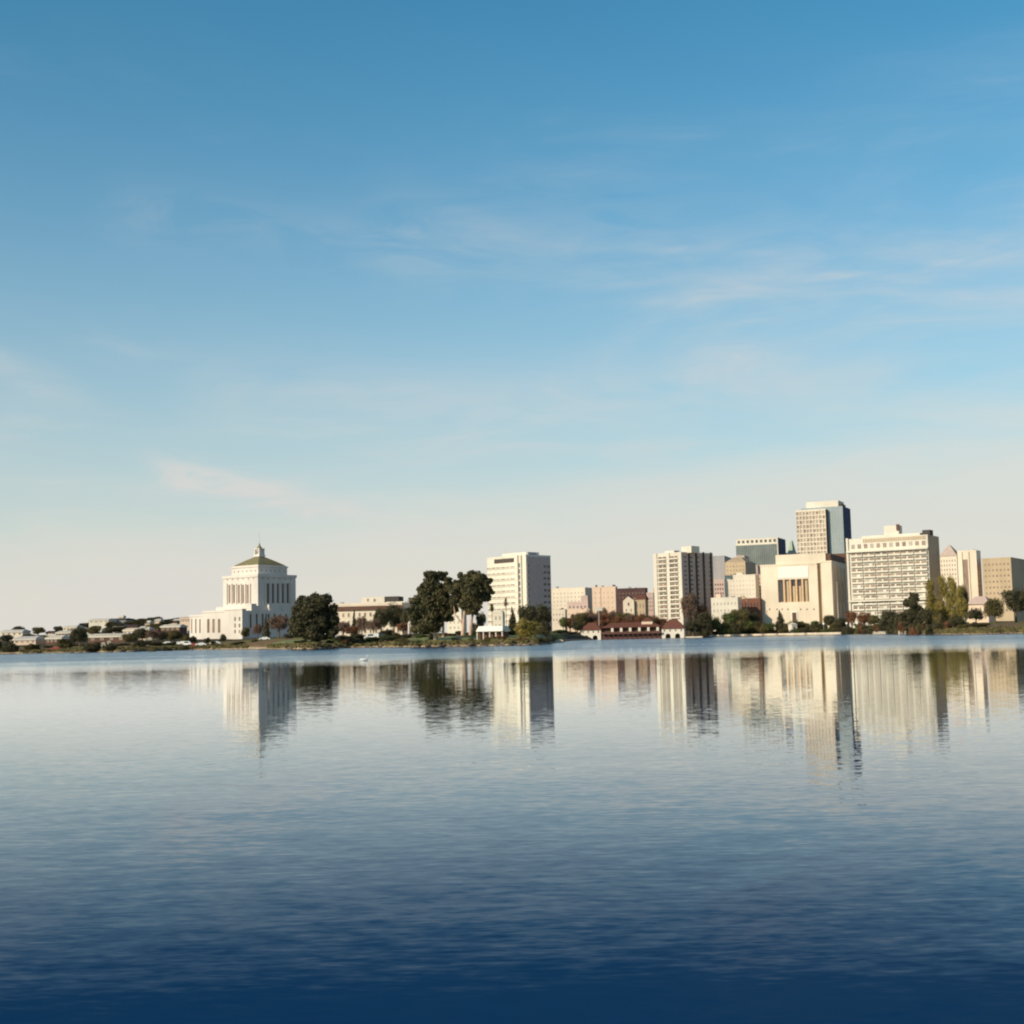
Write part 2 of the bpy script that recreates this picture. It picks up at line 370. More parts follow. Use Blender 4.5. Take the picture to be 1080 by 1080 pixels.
class Bld:
    """local x runs rightwards along the left (sunlit) face towards the corner, y runs back along the right face"""
    def __init__(s, name, label, cx, ty, D, alpha, lx, rx, cat="building", group=None, base=None):
        s.C = at(cx, ty, D); s.a = R(alpha) + math.atan(s.C.x / s.C.y); s.cx, s.ty, s.D = cx, ty, D
        s.gx = Vector((math.cos(s.a), -math.sin(s.a), 0)); s.gy = Vector((math.sin(s.a), math.cos(s.a), 0))
        s.W = -s.L(lx, ty)[0]; s.Lg = s.Rr(rx, ty)[0]
        s.z1 = s.C.z
        zs = []
        for q, w in ((0, 0), (-s.W, 0), (0, s.Lg), (-s.W, s.Lg)):
            p = s.C + s.gx * q + s.gy * w; zs.append(zg(p.x, p.y))
        s.z0 = min(zs) - 0.6 if base is None else base
        s.zr = zg(s.C.x, s.C.y) if base is None else base
        s.root = tag(empty(name, (s.C.x, s.C.y, s.zr), -s.a), label, cat, group)
        s.nw = 0; s.extra = MB()
    def L(s, px, py, yo=0.0):
        d = ray(px, py); o = Vector((0, 0, H0)); P0 = s.C + s.gy * yo
        t = (P0 - o).dot(s.gy) / d.dot(s.gy); p = o + d * t
        return (p - s.C).dot(s.gx), p.z
    def Rr(s, px, py, xo=0.0):
        d = ray(px, py); o = Vector((0, 0, H0)); P0 = s.C + s.gx * xo
        t = (P0 - o).dot(s.gx) / d.dot(s.gx); p = o + d * t
        return (p - s.C).dot(s.gy), p.z
    def box(s, name, x0, x1, y0, y1, z0, z1, mat):
        return MB().box(x0, x1, y0, y1, z0, z1, mat).build(name, s.root, s.zr)
    def part(s, name, mb): return mb.build(name, s.root, s.zr)
    def body(s, mat, name="wall", roof="roofgrey", par=0.9):
        s.box(name, -s.W, 0, 0, s.Lg, s.z0, s.z1 - 0.001, mat)
        m = MB(); x0, x1, y0, y1 = -s.W, 0, 0, s.Lg; p = 0.35
        m.box(x0 - .1, x1 + .1, y0 - .1, y0 + p, s.z1, s.z1 + par, mat); m.box(x0 - .1, x1 + .1, y1 - p, y1 + .1, s.z1, s.z1 + par, mat)
        m.box(x0 - .1, x0 + p, y0 + p, y1 - p, s.z1, s.z1 + par, mat); m.box(x1 - p, x1 + .1, y0 + p, y1 - p, s.z1, s.z1 + par, mat)
        s.part("parapet", m)
        s.box("roof", x0 + p, x1 - p, y0 + p, y1 - p, s.z1, s.z1 + 0.15, roof)
        q = random.Random(int(s.cx * 7))
        if s.W > 10:
            for k in range(q.randint(2, 4)):
                ax = -s.W * q.uniform(.1, .9); ay = s.Lg * q.uniform(.15, .7); w_ = q.uniform(.5, 1.5); h_ = q.uniform(.9, 2.0)
                s.part("roof_vent", MB().box(ax - w_, ax + w_, ay - .8, ay + .8, s.z1 + .16, s.z1 + .16 + h_, q.choice(("roofgrey", "grey", "brown"))))
            ax = -s.W * q.uniform(.15, .85)
            s.part("antenna", MB().cyl(ax, s.Lg * .3, [(s.z1 + .16, .09), (s.z1 + q.uniform(3, 6), .05)], "metal", 5))
    def win(s, face, a, z, w, h, glass="glass", frame="white", off=0.0, name="window"):
        s.nw += 1
        if s.nw > 98:
            if face == 'L': s.extra.box(a - w/2, a + w/2, off - 0.04, off + 0.08, z - h/2, z + h/2, glass)
            else: s.extra.box(off - 0.08, off + 0.04, a - w/2, a + w/2, z - h/2, z + h/2, glass)
            return None
        o = link(name, window_mesh(w, h, glass, frame, face), s.root)
        o.location = (a, off, z - s.zr) if face == 'L' else (off, a, z - s.zr)
        return o
    def done(s):
        if s.extra.v: tag(s.extra.build("window_rows", s.root, s.zr), kind="stuff")
    def grid(s, face, nx, nz, f0, f1, z0, z1, wf=0.5, hf=0.5, glass="glass", frame="white", off=0.0, skip=0.0, zslope=0):
        ln = s.W if face == 'L' else s.Lg
        a0, a1 = (-ln * (1 - f0), -ln * (1 - f1)) if face == 'L' else (ln * f0, ln * f1)
        cw = (a1 - a0) / nx; ch = (z1 - z0) / nz
        for j in range(nz):
            for i in range(nx):
                if random.random() < skip: continue
                s.win(face, a0 + cw * (i + .5), z0 + ch * (j + .5), cw * wf, ch * hf, glass, frame, off)

def penthouse(b, name, px0, px1, py, yo, depth, mat, h=None):
    x0, _ = b.L(px0, py, yo); x1, z = b.L(px1, py, yo)
    return b.box(name, x0, x1, yo, yo + depth, b.z1 + 0.16 if h is None else z - h, z, mat)

# ---- courthouse -----------------------------------------------------------
b = Bld("courthouse", "pale stepped courthouse tower with green pyramid roof and spire above long low wings", 272, 606, 800, 47, 235.3, 311.8)
W, Lg, z1 = b.W, b.Lg, b.z1
zp = pz(240, 641.5, 790)       # terrace level
b.box("tower_wall", -W, 0, 0, Lg, b.z0, z1, "bone")
cn = MB(); cn.box(-W - .5, .5, -.5, Lg + .5, z1 - 1.3, z1 + 0.4, "bone"); b.part("cornice", cn)
zt = pz(272, 597.5, 803)
ins = 3.6
b.box("attic_wall", -W + ins, -ins, ins, Lg - ins, z1 + .4, zt, "bone")
b.box("attic_cornice", -W + ins - .5, -ins + .5, ins - .5, Lg - ins + .5, zt, zt + 0.7, "bone")
st = MB()
for i in range(1, 2):
    k = ins + .3; st.box(-W + k, -k, k, Lg - k, zt + 0.701, zt + 1.3, "bone")
b.part("roof_step", st)
cxm, cym = -W / 2, Lg / 2
zr0 = zt + 1.301; zr1 = pz(272, 587.3, 822)
rf = MB(); k = ins + .7
prof = [(0, 1.0), (0.12, 0.93), (0.45, 0.66), (0.75, 0.40), (1.0, 0.17)]
hw, hl = W / 2 - k, Lg / 2 - k
for (q0, s0), (q1, s1) in zip(prof[:-1], prof[1:]):
    za, zb = zr0 + (zr1 - zr0) * q0, zr0 + (zr1 - zr0) * q1
    rf.frustum(cxm - hw*s0, cxm + hw*s0, cym - hl*s0, cym + hl*s0, za, cxm - hw*s1, cxm + hw*s1, cym - hl*s1, cym + hl*s1, zb, "copper")
b.part("roof", rf)
zl1 = pz(272, 578.6, 822); lt = MB()
lt.box(cxm - 2.5, cxm + 2.5, cym - 2.5, cym + 2.5, zr1, zr1 + 1.2, "bone")
lt.box(cxm - 1.55, cxm + 1.55, cym - 1.55, cym + 1.55, zr1 + 1.2, zl1 - .5, "bone")
for sx in (-1, 1):
    for sy in (-1, 1): lt.box(cxm + sx*1.85 - .35, cxm + sx*1.85 + .35, cym + sy*1.85 - .35, cym + sy*1.85 + .35, zr1 + 1.2, zl1 - .5, "bone")
lt.box(cxm - 2.3, cxm + 2.3, cym - 2.3, cym + 2.3, zl1 - .5, zl1, "bone")
lan = b.part("lantern", lt)
for q in (-1, 0, 1):
    o = MB().box(cxm + q*.95 - .25, cxm + q*.95 + .25, cym - 1.63, cym - 1.551, zr1 + 1.6, zl1 - 1.2, "glass").build("lantern_opening", lan, b.zr)
sp_ = MB().cyl(cxm, cym, [(zl1, 1.8), (zl1 + .8, 1.4), (zl1 + 1.6, 0.7), (pz(272, 573, 822), 0.18)], "copper", 8); b.part("spire", sp_)
b.part("flagpole", MB().cyl(cxm, cym, [(pz(272, 573, 822), .12), (pz(272, 562, 822), .07)], "metal", 6))
# tower windows with pilasters in front
for px in (242.2, 247.0, 252.1, 256.6, 261.5):
    a, zb_ = b.L(px, 636.3); _, za_ = b.L(px, 616.5)
    b.win('L', a, (za_ + zb_) / 2, 1.9, za_ - zb_, "shade", "bone")
for px in (282.5, 287.8, 292.9, 298.2, 303.3):
    a, zb_ = b.Rr(px, 636.3); _, za_ = b.Rr(px, 615.2)
    b.win('R', a, (za_ + zb_) / 2, 2.1, za_ - zb_, "glass", "bone")
pl = MB()
for px in (239.6, 244.6, 249.5, 254.4, 259.1, 264.0):
    a, _ = b.L(px, 626); _, zb_ = b.L(px, 637); _, za_ = b.L(px, 615.5); b.box("pilaster", a - .45, a + .45, -.7, -.001, zb_, za_, "bone")
for px in (279.9, 285.1, 290.4, 295.5, 300.8, 306.0):
    a, _ = b.Rr(px, 626); _, zb_ = b.Rr(px, 637); _, za_ = b.Rr(px, 614.5); b.box("pilaster", .001, .7, a - .45, a + .45, zb_, za_, "bone")
for i in range(6):
    _, z = b.L(250, 611)
    b.win('L', -W * (0.12 + 0.15 * i), z, 0.9, 1.0, "shade", "bone"); b.win('R', Lg * (0.12 + 0.15 * i), z, 0.9, 1.0, "glass", "bone")
    b.win('L', -W * (0.2 + 0.12 * i), (z1 + zt) / 2 + .3, 0.8, 1.2, "shade", "bone", off=ins); b.win('R', Lg * (0.2 + 0.12 * i), (z1 + zt) / 2 + .3, 0.8, 1.2, "glass", "bone", off=-ins)
# podium
pcx, pcy = 3.8, -13.5
def PL(px, py, y=pcy): return b.L(px, py, y)
zA = PL(239, 643.9)[1]; zB = PL(205, 649)[1]
xl, xm, xf = PL(198.4, 650)[0], PL(213.5, 648)[0], PL(240, 648)[0]
b.box("wing_wall", xl, xm, pcy + 1.2, Lg * .9, b.z0, zB, "bone")
b.box("wing_wall", xm, xf, pcy, Lg * .9, b.z0, zA, "bone")
yend = b.Rr(309, 648, pcx)[0]
b.box("podium_wall", xf, pcx, pcy + .02, yend, b.z0, zA - .5, "bone")
fb = MB(); fb.box(xf + .6, pcx + 0.6, pcy - 3.0, pcy, b.z0, zA, "bone"); fb.box(xf + .2, pcx + 1.0, pcy - 3.4, pcy - .01, zA, zA + .5, "bone"); b.part("entrance_block", fb)
b.box("terrace_wall", -W - 2.5, 1.2, -3.5, Lg + 1, zA - .49, zp + 1.4, "bone")
for q, (u0_, u1_, h_) in enumerate(((-8, -4, 3.6), (6, 10, 3.2), (18, 23, 2.8))):
    b.box("roof_pavilion", -2.5, 3.0, u0_, u1_, zA - .48, zA + h_, "bone")
for px in (202.2, 206.6, 211.0):
    a, zb_ = PL(px, 668, pcy + 1.2); _, za_ = PL(px, 652.5, pcy + 1.2); b.win('L', a, (za_ + zb_) / 2, 1.3, za_ - zb_, "shade", "bone", off=pcy + 1.2)
for px in (219.8, 225.3, 231.2):
    a, zb_ = PL(px, 667.5); _, za_ = PL(px, 652.5); b.win('L', a, (za_ + zb_) / 2, 2.3, za_ - zb_, "shade", "bone", off=pcy)
for px in (248.0, 252.7):
    for y0_, y1_ in ((650.5, 655), (657.5, 662), (664, 668)):
        a, zb_ = PL(px, y1_, pcy - 3.0); _, za_ = PL(px, y0_, pcy - 3.0); b.win('L', a, (za_ + zb_) / 2, 1.4, za_ - zb_, "shade", "bone", off=pcy - 3.0)
for i in range(7):
    a = pcy + 4 + i * (yend - pcy - 5) / 7
    b.win('R', a, zA - 6.5, 1.7, 8.5, "glass", "bone", off=pcx)
cp = MB()
cp.box(xl - .4, xm, pcy + .8, pcy + 1.19, zB - .9, zB + .3, "bone"); cp.box(xm + .01, xf, pcy - .35, pcy - .002, zA - .9, zA + .3, "bone"); b.part("string_course", cp)

# ---- long three storey block left of the eucalyptus trees ------------------
b = Bld("civic_building", "long low cream building with dark eaves line and white rooftop block behind the round tree", 424, 637, 600, 14, 346, 434)
b.body("cream"); zc = b.z1
e = MB().box(-b.W - .5, .5, -.8, -.11, zc - 2.3, zc - 0.5, "brown"); b.part("eaves_band", e)
b.grid('L', 13, 2, 0.02, 0.98, zc - 9.5, zc - 2.6, .42, .55, "shade")
b.grid('L', 13, 1, 0.02, 0.98, zc - 13.5, zc - 9.8, .42, .55, "shade")
penthouse(b, "rooftop_block", 381, 405.5, 629.2, 3, 9, "white")
o = penthouse(b, "plant_room", 406.5, 420.3, 628.8, 2, 9, "darkgrey")
penthouse(b, "rooftop_ledge", 407, 427, 634.2, 1, 2, "white")
for px in (388, 395):
    a, z = b.L(px, 633, 3); b.win('L', a, z, 1.0, 1.4, "shade", "white", off=3)
b.done()

# ---- white hall in the gap between eucalyptus trees ------------------------
b = Bld("white_hall", "narrow white building with sloped roof glimpsed between the two tall eucalyptus trees", 486.5, 645, 470, 30, 471.5, 492)
b.body("white", par=.4)
m = MB(); m.frustum(-b.W - .2, .2, -.2, b.Lg, b.z1 + .41, -b.W + 1.0, -2.6, 1, b.Lg - 1, b.z1 + 3.4, "white"); b.part("sloped_roof", m)
b.grid('L', 3, 3, .08, .92, b.z0 + 2, b.z1 - .8, .35, .5, "palewin"); b.done()

# ---- white office block ----------------------------------------------------
b = Bld("office_block", "white ten storey office block with plain side tinted mauve for shade and thin window bands", 554.6, 586.3, 620, 44, 513.6, 580.4)
b.body("white", par=0.6)
side = MB().box(.001, .12, 0.6, b.Lg - .1, b.z0, b.z1 - .3, "mauve"); b.part("shade_tinted_side", side)  # mauve skin over the white wall puts this side's shade into colour
z = b.z1; nfl = 10
for j in range(nfl):
    zt_ = z - 4.6 - j * 2.78
    if zt_ < b.z0 + 3: break
    for i in range(6):
        a = -b.W * (0.955 - 0.122 * i); b.win('L', a, zt_, b.W * .108, 0.95, "palewin", "white")
    b.win('L', -b.W * 0.155, zt_ + .5, 1.5, 2.3, "glass", "white")
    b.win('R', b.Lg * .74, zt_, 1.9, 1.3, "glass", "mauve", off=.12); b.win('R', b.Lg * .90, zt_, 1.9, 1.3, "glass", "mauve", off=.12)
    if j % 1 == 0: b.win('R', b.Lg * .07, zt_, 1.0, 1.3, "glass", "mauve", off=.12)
fin = MB(); fin.box(-b.W * .20, -b.W * .185, -.8, -.001, b.z0, z + .6, "white"); fin.box(-b.W * .125, -b.W*.10, -.8, -.001, b.z0, z + .6, "white"); b.part("facade_fins", fin)
bd = MB()
for j in range(nfl): bd.box(-b.W - .05, -b.W * .21, -.35, -.16, z - 5.3 - j * 2.78, z - 5.16 - j * 2.78, "white")
b.part("sill_bands", bd)
m = MB(); x0, _ = b.L(521.5, 590); x1, _ = b.L(542, 590); m.box(x0, x1, -.25, -.001, z - 2.4, z - 0.5, "darkgrey")
for i in range(9): m.box(x0 + (x1 - x0) * (i + .3) / 9, x0 + (x1 - x0) * (i + .5) / 9, -.34, -.26, z - 2.4, z - .5, "shade")
b.part("top_louvre", m)
b.box("penthouse", -b.W * .72, -b.W * .1, 3, b.Lg * .7, z + .16, z + 2.1, "white")
b.box("plant_room", -1.9, -.4, 2, b.Lg * .45, z + .16, z + 1.9, "grey")
b.done()

# small annexe with arch + white canopy in front of the office block
b = Bld("annexe", "small white arched annexe at the foot of the white office block", 530, 646.5, 560, 12, 519.8, 532.5)
b.body("white", par=.3); m = MB()
m.cyl(0, 0, [(0, 1), (0.1, 1)], "white", 3); m = MB()
n = 10; vs = [(-b.W * .5 + b.W * .5 * math.cos(math.pi * i / n), -.05, b.z1 + .3 + b.W * .22 * math.sin(math.pi * i / n)) for i in range(n + 1)]
vs += [(x, b.Lg * .8, z) for x, _, z in vs]
fs = [tuple(range(n, -1, -1)), tuple(range(n + 1, 2 * n + 2))] + [(i, i + 1, n + 2 + i, n + 1 + i) for i in range(n)]
m.add(vs, fs, "white"); b.part("vaulted_roof", m)
b.grid('L', 2, 2, .1, .9, b.z0 + 1.5, b.z1 - .3, .5, .5, "palewin"); b.done()

def canopy(name, label, px0, px1, ytop, D, depth, roofmat="panel"):
    x0, x1 = pX(px0, D), pX(px1, D); zt_ = pz((px0 + px1) / 2, ytop, D); c = (x0 + x1) / 2; g0 = zg(c, D) 
    rr = tag(empty(name, (c, D, g0), R(-18)), label, "pavilion")
    w = (x1 - x0) / 2; h = zt_ - g0
    MB().frustum(-w, w, -.8, depth + .8, h * .62, -w * .9, w * .9, depth * .1, depth * .9, h, roofmat).build("roof", rr)
    MB().box(-w * .93, w * .93, .8, depth, -.6, h * .6, "brown").build("wall", rr)
    for k in range(5):
        xx = -w * .93 + 2 * w * .93 * k / 4
        MB().box(xx - .12, xx + .12, -.45, -.2, -.5, h * .61, "white").build("post", rr)
canopy("park_pavilion", "white roofed open pavilion with dark interior left of the palm trees", 502, 532, 660.3, 354, 5)

# ---- distant cluster right of office block ----------------------------------
b = Bld("apartment_block", "broad pale cream block farthest back right of the white office block", 617, 620.5, 1150, 18, 581, 627)
b.body("cream"); b.grid('L', 9, 5, .03, .97, b.z1 - 19, b.z1 - 2, .35, .4, "palewin", "cream"); penthouse(b, "stair_tower", 586, 588, 618.5, 4, 3, "grey"); b.done()
b = Bld("pink_apartments", "pink and peach block with two dark roof tanks above the boathouse trees", 649, 619.5, 1090, 10, 624.3, 651)
b.body("pink"); b.grid('L', 5, 4, .05, .95, b.z1 - 18, b.z1 - 2, .25, .3, "palewin", "pink")
b.box("dividing_rib", b.L(633.4, 630)[0] - .3, b.L(633.4, 630)[0] + .3, -.3, -.001, b.z0, b.z1, "mauve")
b.part("roof_tank", MB().cyl(b.L(628, 618)[0], 4, [(b.z1 + .1, .9), (b.z1 + 2.2, .9), (b.z1 + 2.6, .3)], "darkgrey"))
b.part("roof_tank", MB().cyl(b.L(646.5, 618)[0], 4, [(b.z1 + .1, 1.3), (b.z1 + 2.0, 1.3), (b.z1 + 2.4, .3)], "darkgrey")); b.done()
b = Bld("peach_house", "peach three storey building under a dark mauve upper floor left of the boathouse", 621.5, 643.5, 980, 16, 597, 624)
b.body("peach"); b.grid('L', 6, 3, .05, .95, b.z1 - 10.5, b.z1 - 1, .3, .35, "shade", "peach")
x0, _ = b.L(597.8, 640); x1, _ = b.L(619.5, 640); b.box("upper_floor", x0, x1, 1.5, 9, b.z1 + .16, pz(610, 634.6, 985), "mauve")
x0, _ = b.L(610.5, 630); x1, _ = b.L(617.8, 630); b.box("stair_tower", x0, x1, 5, 9.5, pz(610, 634.6, 985) + .01, pz(614, 628, 985), "spandrel")
for k in range(5): b.win('L', b.L(600.5 + 4 * k, 640)[0], b.z1 + 2.6, 1.3, 1.5, "glass", "mauve", off=1.5)
b.done()
b = Bld("low_stucco_house", "low cream house with small windows just right of the dark round trees", 596, 644, 940, 12, 578, 598)
b.body("cream"); b.grid('L', 5, 2, .05, .95, b.z1 - 8, b.z1 - .8, .35, .4, "shade", "cream"); b.done()
b = Bld("brown_block", "dark maroon topped block behind the gabled cream church", 680.5, 621, 1050, 10, 650.5, 683)
b.body("dtile"); b.grid('L', 8, 2, .03, .97, b.z1 - 8.0, b.z1 - 1.5, .5, .4, "shade", "brown"); b.done()
b = Bld("gabled_church", "cream gabled church front with brown roof between boathouse trees and dark block", 680.5, 633.5, 1000, 12, 660, 683.5)
b.body("tan"); b.grid('L', 4, 2, .35, .97, b.z1 - 12, b.z1 - 1, .4, .6, "shade", "cream")
x0, _ = b.L(658, 640); x1, _ = b.L(669.5, 640); xc = (x0 + x1) / 2; ze = b.z1 + .2; zq = b.L(663, 629)[1]
m = MB(); m.box(x0, x1, -2.5, -.001, b.z0, ze, "cream")
m.add([(x0 - .3, -2.6, ze), (x1 + .3, -2.6, ze), (xc, -2.6, zq), (x0 - .3, 8, ze), (x1 + .3, 8, ze), (xc, 8, zq)], [(0, 1, 2), (5, 4, 3)], "cream")
b.part("gable_front", m)
m = MB(); m.add([(x0 - .5, -2.9, ze - .1), (xc, -2.9, zq + .2), (x1 + .5, -2.9, ze - .1), (x0 - .5, 8.2, ze - .1), (xc, 8.2, zq + .2), (x1 + .5, 8.2, ze - .1)], [(0, 3, 4, 1), (1, 4, 5, 2)], "tile"); b.part("gable_roof", m)
m = MB(); x2 = b.L(668, 633)[0]; m.frustum(x2, .6, -.4, 12, b.z1 + .95, x2, -.6, 5, 8, b.z1 + 4.2, "tile"); b.part("main_roof", m)
b.win('L', xc, ze - 2.5, 1.6, 2.6, "shade", "cream", off=-2.5); b.win('L', xc - 1.8, ze - 7, 1.2, 2.2, "shade", "cream", off=-2.5); b.win('L', xc + 1.8, ze - 7, 1.2, 2.2, "shade", "cream", off=-2.5)
b.done()
b = Bld("purple_block", "plain purple grey block squeezed against the left edge of the balcony tower", 689, 626, 1030, 8, 681.8, 696)
b.body("mauve"); b.grid('L', 3, 4, .05, .95, b.z1 - 14, b.z1 - 2, .4, .4, "glass", "mauve")
penthouse(b, "water_tank", 687, 689.5, 620.5, 3, 3, "cream"); b.done()

# ---- balcony apartment tower -----------------------------------------------
b = Bld("apartment_tower", "white fourteen storey apartment tower with two columns of balconies and dark striped side", 718.6, 583.2, 950, 40, 690.2, 751.5)
b.body("white", par=.8); z = b.z1; st_ = 3.22
bal = MB(); bw = b.W * .165
bal.box(-bw, bw, -1.5, -.001, -.25, 0, "white"); bal.box(-bw, bw, -1.5, -1.38, 0.0, .75, "white")
bal.box(-bw + .1, bw - .1, -.08, -.002, .02, 2.15, "shade"); bal.box(-.25, .25, -.2, -.081, .02, 2.1, "white")
balm = bal.mesh("balcony")
wall2 = MB().box(.001, .10, 0.4, b.Lg - .1, b.z0, z - .1, "spandrel"); b.part("shade_tinted_side", wall2)  # spandrel tone paints the shade on the tower's right side
for j in range(14):
    zz = z - 2.9 - st_ * j - st_ * .3
    for f in (.30, .74):
        o = link("balcony", balm, b.root); o.location = (-b.W * (1 - f) , 0, zz - b.zr)
    for i in range(5):
        a = b.Lg * (.105 + .2 * i)
        if j < 13: b.win('R', a, zz + 1.0, b.Lg * .075, 1.3, "glass", "spandrel", off=.10)
for px in (727, 734.6, 742.2, 750):
    a, _ = b.Rr(px, 605); m = MB().box(.101, .55, a - .85, a + .85, b.z0, z + 1.2, "darkgrey"); b.part("window_strip", m)
fr = MB()
for f, pw_ in ((0.04, 1.6), (.52, 1.4), (.955, 1.6)): fr.box(-b.W * (1 - f) - pw_, -b.W * (1 - f) + pw_, -.9, -.002, b.z0, z + .8, "white")
b.part("facade_piers", fr)
penthouse(b, "penthouse", 718.5, 729, 575.8, 6, 9, "white")
b.part("roof_tank", MB().cyl(-1.0, 14.5, [(z + .15, 2.0), (pz(731, 576.3, 960), 2.0), (pz(731, 575.6, 960), .5)], "grey"))
penthouse(b, "lift_room", 701, 711, 580.5, 4, 6, "white")
b.done()

# ---- buildings between tower and temple ---------------------------------------
b = Bld("grey_slab_block", "plain grey mauve slab rising just right of the balcony tower", 764, 587, 1180, 8, 748, 790)
b.body("grey"); b.grid('L', 3, 6, .3, .98, b.z1 - 26, b.z1 - 3, .6, .25, "spandrel", "grey"); b.done()
b = Bld("brown_flats", "small dark brown flats wedged between balcony tower and white stepped building", 764, 612, 1040, 10, 750, 772)
b.body("mauve"); b.grid('L', 5, 4, .05, .95, b.z1 - 15, b.z1 - 1.5, .45, .45, "glass", "brown"); b.done()
b = Bld("tan_gabled_block", "tan building with sloping brown shoulder above the white stepped building", 786, 593.5, 1130, 14, 764.5, 797)
b.body("tan"); b.grid('L', 6, 3, .05, .95, b.z1 - 11, b.z1 - 1, .4, .4, "shade", "tan")
m = MB(); m.frustum(-b.W, 0, 0, b.Lg, b.z1 + .95, -b.W * .75, -b.W * .35, b.Lg * .3, b.Lg * .7, b.z1 + 5.4, "tan"); b.part("hipped_roof", m); b.done()
b = Bld("white_stepped_block", "white block with faint small windows rising over the brick hall and low white hotel", 796.5, 607, 972, 10, 764.3, 800.5)
b.body("white"); b.grid('L', 9, 5, .03, .97, b.z1 - 18, b.z1 - 2, .3, .3, "palewin", "white")
penthouse(b, "roof_cabin", 775, 783, 604, 3, 6, "white"); b.done()
b = Bld("low_white_hotel", "low white building with scattered square windows right of the balcony tower base", 778, 631, 925, 12, 749.8, 782)
b.body("white"); b.grid('L', 7, 4, .04, .97, b.z0 + 4, b.z1 - 1, .35, .4, "palewin", "white"); b.grid('R', 2, 4, .2, .9, b.z0 + 4, b.z1 - 1, .3, .4); 
penthouse(b, "roof_turret", 755, 760, 626.5, 4, 4, "pink"); b.done()
b = Bld("brick_hall", "dark red brick hall with arched gable left of the buff temple", 801.5, 632, 945, 10, 780, 806)
b.body("brick"); b.grid('L', 6, 3, .05, .95, b.z0 + 4, b.z1 - 1, .4, .55, "glass", "brick")
xa, _ = b.L(783, 640); m = MB(); n = 10; rr = 2.1
vs = [(xa + rr * math.cos(math.pi * i / n), -.3, b.z1 + .5 + rr * 1.2 * math.sin(math.pi * i / n)) for i in range(n + 1)]; vs += [(x, 3, z) for x, _, z in vs]
m.add(vs, [tuple(range(n, -1, -1)), tuple(range(n + 1, 2*n + 2))] + [(i, i+1, n+2+i, n+1+i) for i in range(n)], "tan"); b.part("arched_gable", m); b.done()
b = Bld("narrow_brick_tower", "thin dark mauve slab directly against the left edge of the buff temple", 803.5, 607, 1000, 8, 797.5, 806)
b.body("mauve"); b.grid('L', 1, 6, .2, .8, b.z1 - 18, b.z1 - 1, .5, .5, "glass", "mauve"); b.done()

# green glass office with white crown of openings
b = Bld("green_glass_office", "wide dark green glass office with white crown of square openings on top", 820.2, 567.3, 1400, 12, 776, 828)
b.body("white", par=.6, name="core_wall")
gy0 = b.L(800, 574.5)[1]; 
m = MB(); m.box(-b.W + .05, -1.4, -.5, -.001, b.z0, gy0, "greenglass")
nr = 12
for j in range(nr): zz = gy0 - 1 - j * 3.6; m.box(-b.W + .05, -1.4, -.62, -.501, zz - .35, zz, "greenglass")
for i in range(22): xx = -b.W + .05 + (b.W - 1.5) * i / 21; m.box(xx - .12, xx + .12, -.66, -.621, b.z0, gy0, "grey")
b.part("curtain_wall", m)
for i in range(9):
    a = -b.W * (.93 - .107 * i); b.win('L', a, (b.z1 + gy0) / 2 + .6, b.W * .06, (b.z1 - gy0) * .5, "glass", "white", name="crown_opening")
m = MB().box(.001, .3, 1.3, b.Lg, b.z0, b.z1 - .2, "shadeglass")
for j in range(10): m.box(.301, .36, 1.3, b.Lg, b.z1 - 4 - j * 3.6, b.z1 - 3.8 - j * 3.6, "darkgrey")
b.part("side_glass_wall", m)
b.done()
# shoulder buildings in front of it
b = Bld("dark_rooftop_block", "dark stepped block with a small white roof light below the green glass office", 799, 597, 1250, 10, 786, 804)
b.body("mauve"); penthouse(b, "roof_light", 791, 794.5, 596.5, -.5, 2, "white", h=3.2); b.grid('L', 4, 2, .05, .95, b.z1 - 8, b.z1 - 1.5, .4, .4, "glass", "mauve"); b.done()
b = Bld("stepped_dark_block", "low dark flat block under the left corner of the green glass office", 785, 586.5, 1330, 8, 776.5, 790)
b.body("spandrel"); b.grid('L', 4, 3, .05, .95, b.z1 - 13, b.z1 - 1.5, .45, .45, "glass", "spandrel"); b.done()

# green spire
b = Bld("green_spired_tower", "slim cream tower with pale green tapering copper roof left of the tallest skyscraper", 836.5, 583, 1450, 22, 829, 841)
b.body("cream", par=.3); m = MB(); zq = pz(834.5, 570, 1455)
m.frustum(-b.W * .82, -b.W*.1, b.Lg*.1, b.Lg * .9, b.z1 + .3, -b.W * .58, -b.W * .36, b.Lg * .4, b.Lg * .6, zq, "verdigris"); b.part("tapered_roof", m)
b.grid('L', 2, 3, .1, .9, b.z1 - 13, b.z1 - 1, .4, .5, "shade", "cream"); b.done()

# ---- skyscraper -----------------------------------------------------------------
b = Bld("skyscraper", "tallest tower with pale gridded front wing and blue green glass rear wing", 888.6, 533.6, 1350, 12, 844.3, 896.4)
b.box("core_wall", -b.W, -.2, .4, b.Lg, b.z0, b.z1, "grey")
z = b.z1; xg = b.L(872.5, 560)[0]
m = MB(); m.box(-b.W, 0, -.2, .399, b.z0, z, "blueglass")
for j in range(34): zz = z - 2 - j * 3.9; m.box(-b.W, 0, -.3, -.201, zz - .3, zz, "blueglass")
for i in range(14): xx = -b.W + b.W * (i + .5) / 14; m.box(xx - .1, xx + .1, -.34, -.301, b.z0, z, "blueglass")
b.part("front_glass_wall", m)
m = MB().box(-.199, .2, .4, b.Lg, b.z0, z - .3, "shadeglass")
for j in range(34): m.box(.201, .26, .4, b.Lg, z - 4.2 - j * 3.9, z - 4.0 - j * 3.9, "darkgrey")
b.part("side_glass_wall", m)
